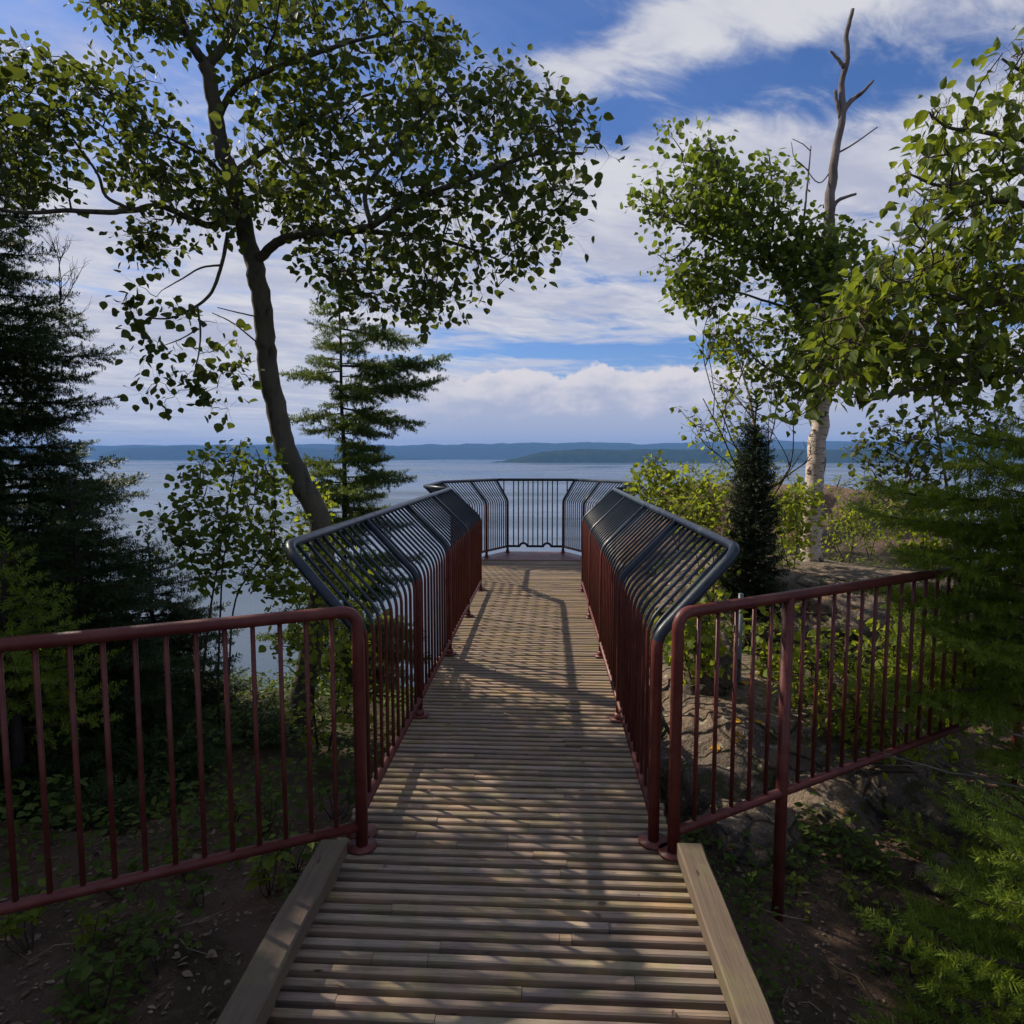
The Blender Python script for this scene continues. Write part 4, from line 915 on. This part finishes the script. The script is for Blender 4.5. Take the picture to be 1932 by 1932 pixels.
# birch reaching in from the right, close to the camera
broad_tree('birch_tree', 'near birch reaching large bright leaves in from the right edge', (3.4, 4.0, -0.5),
    [([(2330, 1500, 3.9), (2230, 1000, 3.8), (2160, 700, 3.7), (2100, 420, 3.6), (2050, 200, 3.5), (2020, -50, 3.5), (2040, -380, 3.55), (2030, -640, 3.6)], [0.09, 0.075, 0.06, 0.045, 0.03, 0.018, 0.008]),
     ([(2150, 660, 3.7), (2040, 580, 3.5), (1940, 560, 3.4), (1860, 575, 3.3), (1790, 560, 3.2), (1720, 545, 3.2)], [0.025, 0.018, 0.008]), ([(2120, 520, 3.6), (2000, 420, 3.5), (1900, 380, 3.4), (1800, 400, 3.4), (1740, 470, 3.4), (1660, 520, 3.4)], [0.022, 0.014, 0.006]),
     ([(2090, 380, 3.6), (1980, 320, 3.4), (1880, 330, 3.3), (1780, 350, 3.2), (1720, 330, 3.2)], [0.018, 0.011, 0.005]), ([(2070, 300, 3.5), (1960, 270, 3.4), (1860, 250, 3.3), (1790, 240, 3.3), (1750, 210, 3.3)], [0.016, 0.010, 0.004]),
     ([(2040, 180, 3.5), (1970, 150, 3.4), (1920, 130, 3.4), (1890, 110, 3.4)], [0.012, 0.005]), ([(2160, 740, 3.7), (2040, 700, 3.5), (1920, 700, 3.4), (1800, 720, 3.3), (1700, 740, 3.2), (1620, 760, 3.2)], [0.022, 0.014, 0.006]),
     ([(1720, 545, 3.2), (1650, 590, 3.2), (1590, 640, 3.2)], [0.008, 0.004])],
    [([(1690, 330), (1760, 280), (1840, 260), (1940, 220), (1940, 420), (1850, 420), (1780, 400), (1720, 420)], 62, 3.35, 0.3), ([(1750, 200), (1800, 180), (1850, 220), (1800, 260)], 8, 3.3, 0.15), ([(1890, 90), (1940, 80), (1940, 220), (1900, 180)], 12, 3.4, 0.2),
     ([(1640, 500), (1740, 420), (1940, 400), (1940, 700), (1800, 720), (1700, 720), (1620, 700), (1570, 620)], 270, 3.4, 0.4), ([(1520, 640), (1600, 560), (1680, 620), (1720, 720), (1640, 740), (1580, 750), (1530, 720)], 48, 3.3, 0.3), ([(1720, 700), (1940, 660), (1940, 740), (1800, 760)], 22, 3.4, 0.3), ([(1960, -620), (2150, -620), (2420, -100), (2480, 620), (1960, 700), (1960, 0)], 190, 3.8, 0.7), ([(1470, 790), (1530, 770), (1530, 800), (1490, 810)], 3, 3.3, 0.15)],
    M_BIRCHL, M_BARK, 7, 0.085, 0.062, 'birch', 51, r0=0.006, droop=0.9)

# near firs on the right
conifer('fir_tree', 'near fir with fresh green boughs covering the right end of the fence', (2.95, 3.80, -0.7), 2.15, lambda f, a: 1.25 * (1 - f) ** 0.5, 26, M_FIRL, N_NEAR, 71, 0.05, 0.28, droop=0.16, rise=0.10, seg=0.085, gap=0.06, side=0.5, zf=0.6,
        keep=lambda f, a, rr: 1.2 < a < 5.4, boughs=[(1.15, 3.35, 1.15, 0.03, 0.10), (0.90, 3.15, 1.2, 0.0, 0.05), (0.75, 3.6, 1.1, 0.02, 0.1), (0.42, 3.3, 1.2, -0.02, 0.1), (1.3, 3.9, 0.9, 0.05, 0.1), (1.45, 3.2, 1.15, 0.02, 0.05), (1.6, 3.5, 1.05, 0.05, 0.05), (1.75, 3.3, 0.8, 0.1, 0.05), (1.3, 3.0, 1.1, 0.04, 0.08)])
conifer('young_fir', 'bright young fir filling the lower right corner', (2.02, 2.50, -0.75), 0.38, lambda f, a: 0.85 * (1 - f) ** 0.5, 26, M_FIRL, N_NEAR, 73, 0.03, 0.03, droop=0.10, rise=0.20, seg=0.085, gap=0.062, side=0.5, cat='young fir', zf=0.5)
conifer('young_fir', 'bright young fir seedling in front of the right fence at the right edge', (2.35, 3.15, -0.75), 0.05, lambda f, a: 0.75 * (1 - f) ** 0.6, 26, M_FIRL, N_NEAR, 74, 0.02, 0.03, droop=0.10, rise=0.18, seg=0.085, gap=0.062, side=0.5, cat='young fir', zf=0.5)
for i, (a, b, lab) in enumerate([((1640, 1420, 3.5), (1950, 1490, 3.3), 'long pale dead branch lying under the near fir boughs'), ((1780, 1325, 3.6), (1960, 1400, 3.4), 'thin pale dead twig slanting below the right end of the fence')]):
    A_, B_ = W(*a), W(*b); t = thing('dead_branch', lab, 'branch', B_); rr = np.random.default_rng(i + 3); m = MB()
    pts = np.array([B_ + (A_ - B_) * s_ + rr.normal(0, 0.008, 3) for s_ in np.linspace(0, 1, 9)]); m.tube(pts, np.linspace(0.008, 0.002, 9), 6)
    for q in range(2, 8):
        dd = (A_ - B_) * 0.16 + rr.normal(0, 0.06, 3); m.tube([pts[q], pts[q] + dd * 0.6, pts[q] + dd], [0.003, 0.002, 0.001], 4)
    m.build('dead_wood', M_PALETWIG, t)

# ------------------------------------------------------------------ trees just outside the frame that shade the near boardwalk
SHADE = []
for i, (x, y_, h, cr) in enumerate([(-6.9, 4.5, 6.6, 1.9), (-6.0, 2.2, 5.6, 1.9), (-8.0, 5.0, 8.5, 2.0), (-5.6, 0.4, 5.2, 1.9), (-7.5, 1.5, 7.8, 2.0)]):
    z = ground_z(x, y_, False); t = thing('aspen_tree', ['aspen just off the left edge, beside the tall dark fir', 'aspen off the left edge beside the fence end', 'taller aspen off the left edge behind the nearer ones', 'aspen off the left edge beside the camera', 'tallest aspen off the left edge, farthest from the boardwalk'][i], 'tree', (x, y_, z), 'aspens left of the view')
    rr = np.random.default_rng(90 + i); wd = MB(); P = spline(np.array([(x, y_, z - 0.2), (x + 0.1, y_, z + h * 0.4), (x - 0.05, y_ + 0.1, z + h * 0.8), (x, y_, z + h)])); wd.tube(P, np.linspace(0.10, 0.02, len(P)), 10)
    tg = [np.array([x, y_, z + h * 0.68]) + rr.normal(0, 0.55, 3) * np.array([cr, cr, h * 0.22]) for _ in range(230)]
    cl = twigs_to(list(P[len(P) // 3:]), tg, wd, 0.012, seed=i); wd.build('trunk', M_BARK, t)
    lf = MB(); leaves_at(lf, cl, 18, 0.18, 0.09, 'aspen', 200 + i); lf.build('crown', M_ASPEN, t, smooth=False)
    SHADE.append(t)
def copy_tree(o, loc, rz, sc, label, group):
    c = o.copy(); COL.objects.link(c); c.location = loc; c.rotation_euler = (0, 0, rz); c.scale = (sc, sc, sc); c['label'] = label; c['group'] = group
    for ch in o.children:
        d = ch.copy(); COL.objects.link(d); d.parent = c
for i, (x, y_, lab) in enumerate([(-5.7, 4.9, 'fir just off the left edge in front of the tall dark fir'), (-5.4, 3.2, 'fir off the left edge level with the left fence'), (-5.6, 1.4, 'fir off the left edge beside the camera'), (-6.6, 4.0, 'second row fir off the left edge behind the nearest firs'), (-6.8, 2.2, 'second row fir off the left edge farthest from the fence')]):
    copy_tree(tall_fir, (x, y_, ground_z(x, y_, False)), 1.0 + i * 2.1, (0.92, 0.92, 0.92, 1.15, 1.2)[i], lab, 'firs left of the view')
for i, (x, y_, sc, k, lab) in enumerate([(-3.6, -3.0, 1.0, 0, 'unseen aspen behind the camera on the left'), (1.6, -6.0, 1.1, 2, 'unseen aspen behind the camera beside the path')]):  # unseen trees, added to dim the sky light from behind the camera
    copy_tree(SHADE[k], (x, y_, ground_z(x, y_, False)), i * 1.3 + 0.4, sc, lab, 'unseen aspens behind the camera')

# ------------------------------------------------------------------ low plants and litter
def seedling(label, x, y_, h, n, size, seed, m=M_DARKL, tpl='oval', group=None, name='seedling', cat='plant', spread=0.6):
    z = ground_z(x, y_); t = thing(name, label, cat, (x, y_, z), group); rr = np.random.default_rng(seed); st = MB(); lf = MB(); pos = []; dirs = []
    for k in range(max(1, n // 7)):
        a = rr.uniform(0, 6.28); tip = np.array([x + math.cos(a) * h * spread * rr.uniform(0.1, 0.8), y_ + math.sin(a) * h * spread * rr.uniform(0.1, 0.8), z + h * rr.uniform(0.7, 1.1)]); b = np.array([x, y_, z - 0.02])
        pts = spline(np.array([b, b * 0.5 + tip * 0.5 + rr.normal(0, 0.03, 3), tip]), 4); st.tube(pts, np.linspace(0.004, 0.0015, len(pts)), 4)
        for q in range(7):
            f = rr.uniform(0.45, 1.0); p = np.array([np.interp(f, np.linspace(0, 1, len(pts)), pts[:, c]) for c in range(3)]); b_ = rr.uniform(0, 6.28)
            pos.append(p); dirs.append((math.cos(b_), math.sin(b_), rr.uniform(-0.3, 0.35)))
    st.build('stem', M_TWIG, t); pos = np.array(pos); dirs = np.array(dirs); n_ = len(pos)
    stamp(lf, TPL[tpl], pos, frames(dirs, rr.normal(0, 0.2, (n_, 3)) + np.array([0, 0, 1.0]), rr.normal(0, 0.3, n_)), size * rr.uniform(0.7, 1.2, n_)); lf.build('leaves', m, t, smooth=False)
def gpt(px, py):
    """where the ray through (px, py) meets the ground"""
    d0 = 1.2
    while d0 < 12:
        p = W(px, py, d0)
        if p[2] < ground_z(p[0], p[1]): return p[0], p[1]
        d0 += 0.04
    return p[0], p[1]
PL = 'leafy seedlings on the left below the fence'
for i, (px, py, h, n, sz, lab) in enumerate([(180, 1790, 0.20, 34, 0.06, 'small leafy seedling on the bare soil under the left fence'), (190, 1905, 0.22, 34, 0.06, 'leafy seedling in the lower left corner below the left fence'),
        (385, 1720, 0.16, 20, 0.055, 'little seedling on the soil midway along the left fence'), (510, 1690, 0.26, 42, 0.075, 'large leaved seedling beside the left kerb timber'), (560, 1640, 0.26, 36, 0.07, 'large leaved seedling nearest the end of the left kerb timber'),
        (500, 1570, 0.28, 42, 0.06, 'leafy plant just behind the bottom rail of the left fence'), (440, 1560, 0.25, 36, 0.06, 'leafy plant behind the left fence below the poplar saplings'), (630, 1540, 0.28, 36, 0.07, 'fern like plant beside the left fence end post'),
        (370, 1800, 0.09, 12, 0.05, 'tiny yellowish seedling on the bare soil left of the kerb'), (60, 1800, 0.24, 42, 0.06, 'leafy plant under the left fence at the left edge'), (300, 1850, 0.16, 30, 0.055, 'low leafy seedling in the middle of the bare soil on the left'), (560, 1720, 0.2, 34, 0.065, 'leafy seedling close against the left kerb timber, nearest the camera'), (350, 1650, 0.26, 36, 0.055, 'dim leafy plant behind the middle bars of the left fence'), (230, 1690, 0.22, 30, 0.055, 'dim leafy plant behind the bottom rail at the left')]):
    x, y_ = gpt(px, py + 8); seedling(lab, x, y_, h, n, sz, 300 + i, M_DARKL if i % 3 else M_SHRUB, 'oval', PL)
PR = 'small plants on the right below the fence'
for i, (px, py, h, n, sz, lab) in enumerate([(1420, 1660, 0.16, 24, 0.045, 'small fern tuft beside the right kerb timber'), (1500, 1690, 0.12, 16, 0.045, 'small bright seedling right of the right fence post'), (1520, 1730, 0.10, 16, 0.04, 'low green sprig near the foot of the right fence post'),
        (1410, 1715, 0.15, 22, 0.04, 'dim green tuft left of the right fence post'), (1680, 1790, 0.16, 28, 0.05, 'leafy tuft in the soil below the young fir'), (1720, 1850, 0.20, 28, 0.07, 'broad leaved seedling under the young fir near the corner'), (1560, 1600, 0.2, 34, 0.05, 'leafy plant against the boulders below the bottom rail of the right fence'), (1620, 1720, 0.2, 34, 0.05, 'leafy plant on the soil between the right fence post and the young fir'), (1600, 1640, 0.14, 20, 0.045, 'small plant among the stones below the right fence'), (1440, 1330, 0.15, 20, 0.05, 'small plant growing on the sunlit rock ledge')]):
    x, y_ = gpt(px, py + 6); seedling(lab, x, y_, h, n, sz, 340 + i, M_SHRUB if i in (1, 2, 5, 7) else M_DARKL, 'oval', PR)
# ground cover left of the walkway: dense low leaves nobody could count
gc = MB(); pos = []
while len(pos) < 11000:
    x, y_ = R.uniform(-7, -1.05), R.uniform(2.6, 9.4)
    fence_y = 2.69 + (x + 0.79) * 0.518
    if y_ < fence_y + 0.25 + 0.5 * noise.noise(Vector((x * 1.1, y_ * 1.1, 8))): continue
    if noise.noise(Vector((x * 1.2, y_ * 1.2, 2))) < -0.18: continue
    pos.append((x, y_, ground_z(x, y_) + R.uniform(0.02, 0.28 + 0.15 * noise.noise(Vector((x, y_, 5))))))
while len(pos) < 15500:
    x, y_ = R.uniform(0.75, 5.5), R.uniform(3.4, 9.0)
    if noise.noise(Vector((x * 1.3, y_ * 1.3, 6))) < 0.0: continue
    pos.append((x, y_, ground_z(x, y_) + R.uniform(0.02, 0.16)))
while len(pos) < 18300:
    if R.uniform() < 0.5: x, y_, th = R.uniform(0.75, 2.9), R.uniform(2.0, 3.9), -0.02
    else: x, y_, th = R.uniform(-2.7, -1.02), R.uniform(1.45, 2.8), 0.10
    if noise.noise(Vector((x * 2.6, y_ * 2.6, 11))) < th + 0.25 * R.uniform(): continue
    pos.append((x, y_, ground_z(x, y_) + R.uniform(0.01, 0.11)))
pos = np.array(pos); n_ = len(pos); dr = R.normal(0, 1, (n_, 3)); dr[:, 2] = R.uniform(-0.4, 0.5, n_)
stamp(gc, TPL['oval'], pos, frames(dr, R.normal(0, 0.3, (n_, 3)) + np.array([0, 0, 1.0]), R.normal(0, 0.4, n_)), R.uniform(0.035, 0.08, n_) * np.where(np.arange(n_) < 15500, 1.0, 0.62))
tag(gc.build('ground_cover', M_DARKL, smooth=False), None, None, kind='stuff')
lt = MB(); pos = []
while len(pos) < 14000:
    x, y_ = R.uniform(-3.6, 4.2), R.uniform(0.9, 4.2)
    if -1.0 < x < 0.7: continue
    pos.append((x, y_, ground_z(x, y_) + 0.006))
pos = np.array(pos); n_ = len(pos); dr = R.normal(0, 1, (n_, 3)); dr[:, 2] *= 0.15
stamp(lt, TPL['oval'], pos, frames(dr, R.normal(0, 0.25, (n_, 3)) + np.array([0, 0, 1.0]), R.normal(0, 0.3, n_)), np.where(R.uniform(0, 1, n_) < 0.12, R.uniform(0.03, 0.06, n_), R.uniform(0.008, 0.03, n_)))
for k in range(260):
    x, y_ = R.uniform(-3.4, 3.6), R.uniform(1.2, 4.0)
    if -1.0 < x < 0.7: continue
    a = R.uniform(0, 6.28); L = R.uniform(0.05, 0.3); z = ground_z(x, y_) + 0.012
    lt.tube([(x, y_, z), (x + math.cos(a) * L * .5, y_ + math.sin(a) * L * .5, z + 0.012), (x + math.cos(a + .3) * L, y_ + math.sin(a + .3) * L, z)], [0.003, 0.0026, 0.0012], 4)
tag(lt.build('leaf_litter', M_LITTER, smooth=False), None, None, kind='stuff')
# dry grass tufts right
gr = MB()
for cx_, cy_ in [gpt(px, py) for px, py in ((1560, 1700), (1590, 1730), (1620, 1760), (1650, 1730), (1690, 1770), (1600, 1690), (1540, 1640), (330, 1345))]:
    for k in range(7):
        a = R.uniform(0, 6.28); x, y_ = cx_ + R.normal(0, 0.05), cy_ + R.normal(0, 0.05); z = ground_z(x, y_); L = R.uniform(0.08, 0.26); c_, s2 = math.cos(a), math.sin(a)
        gr.tube(spline([(x, y_, z - 0.01), (x + c_ * L * 0.2, y_ + s2 * L * 0.2, z + L * 0.6), (x + c_ * L * 0.6, y_ + s2 * L * 0.6, z + L * 0.8)], 3), np.linspace(0.0022, 0.0008, 7), 4)
tag(gr.build('dry_grass', M_GRASS, smooth=False), None, None, kind='stuff')
dl = MB()
for k in range(46):
    x, y_ = R.uniform(-0.78, 0.46), R.uniform(1.4, 7.5); fr = frames(np.array([[R.normal(), R.normal(), 0.0]]), np.array([[R.normal(0, 0.12), R.normal(0, 0.12), 1.0]]), np.array([0.0]))
    stamp(dl, TPL['oval'], np.array([[x, y_, 0.006]]), fr, np.array([R.uniform(0.015, 0.04)]))
tag(dl.build('deck_litter', M_LITTER, smooth=False), None, None, kind='stuff')
# fallen yellow leaves on the rock ledge
def drop_on(names, x, y_):
    dg = bpy.context.evaluated_depsgraph_get()
    hit, loc, nor, _, ob, _ = S.ray_cast(dg, Vector((x, y_, 0.75)), Vector((0, 0, -1)))
    return (loc, nor) if hit and ob.name.startswith(names) else (None, None)
k = 0
for px, py, d in [(1340, 1355, 4.5), (1380, 1440, 4.3), (1360, 1420, 4.3), (1535, 1400, 4.5), (1530, 1370, 4.6), (1330, 1410, 4.3), (1420, 1440, 4.4), (1345, 1300, 4.8), (1400, 1310, 5.0), (1395, 1395, 4.4), (1460, 1310, 5.0), (1360, 1310, 4.9)]:
    p = W(px, py, d); loc, nor = drop_on('rock_ledge', p[0], p[1])
    if loc is None: continue
    m = MB(); fr = frames(np.array([[R.normal(), R.normal(), 0]]), np.array([list(nor)]), np.array([0.0])); stamp(m, TPL['aspen'], np.array([np.array(loc) + np.array(nor) * 0.008]), fr, np.array([0.075]))
    tag(m.build('fallen_leaf', M_YLEAF, smooth=False, origin=tuple(loc)), 'fallen orange yellow leaf lying on the sunlit rock ledge', 'leaf', 'fallen leaves on the rock ledge'); k += 1
print('FACES', sum(len(o.data.polygons) for o in S.objects if o.type == 'MESH'))
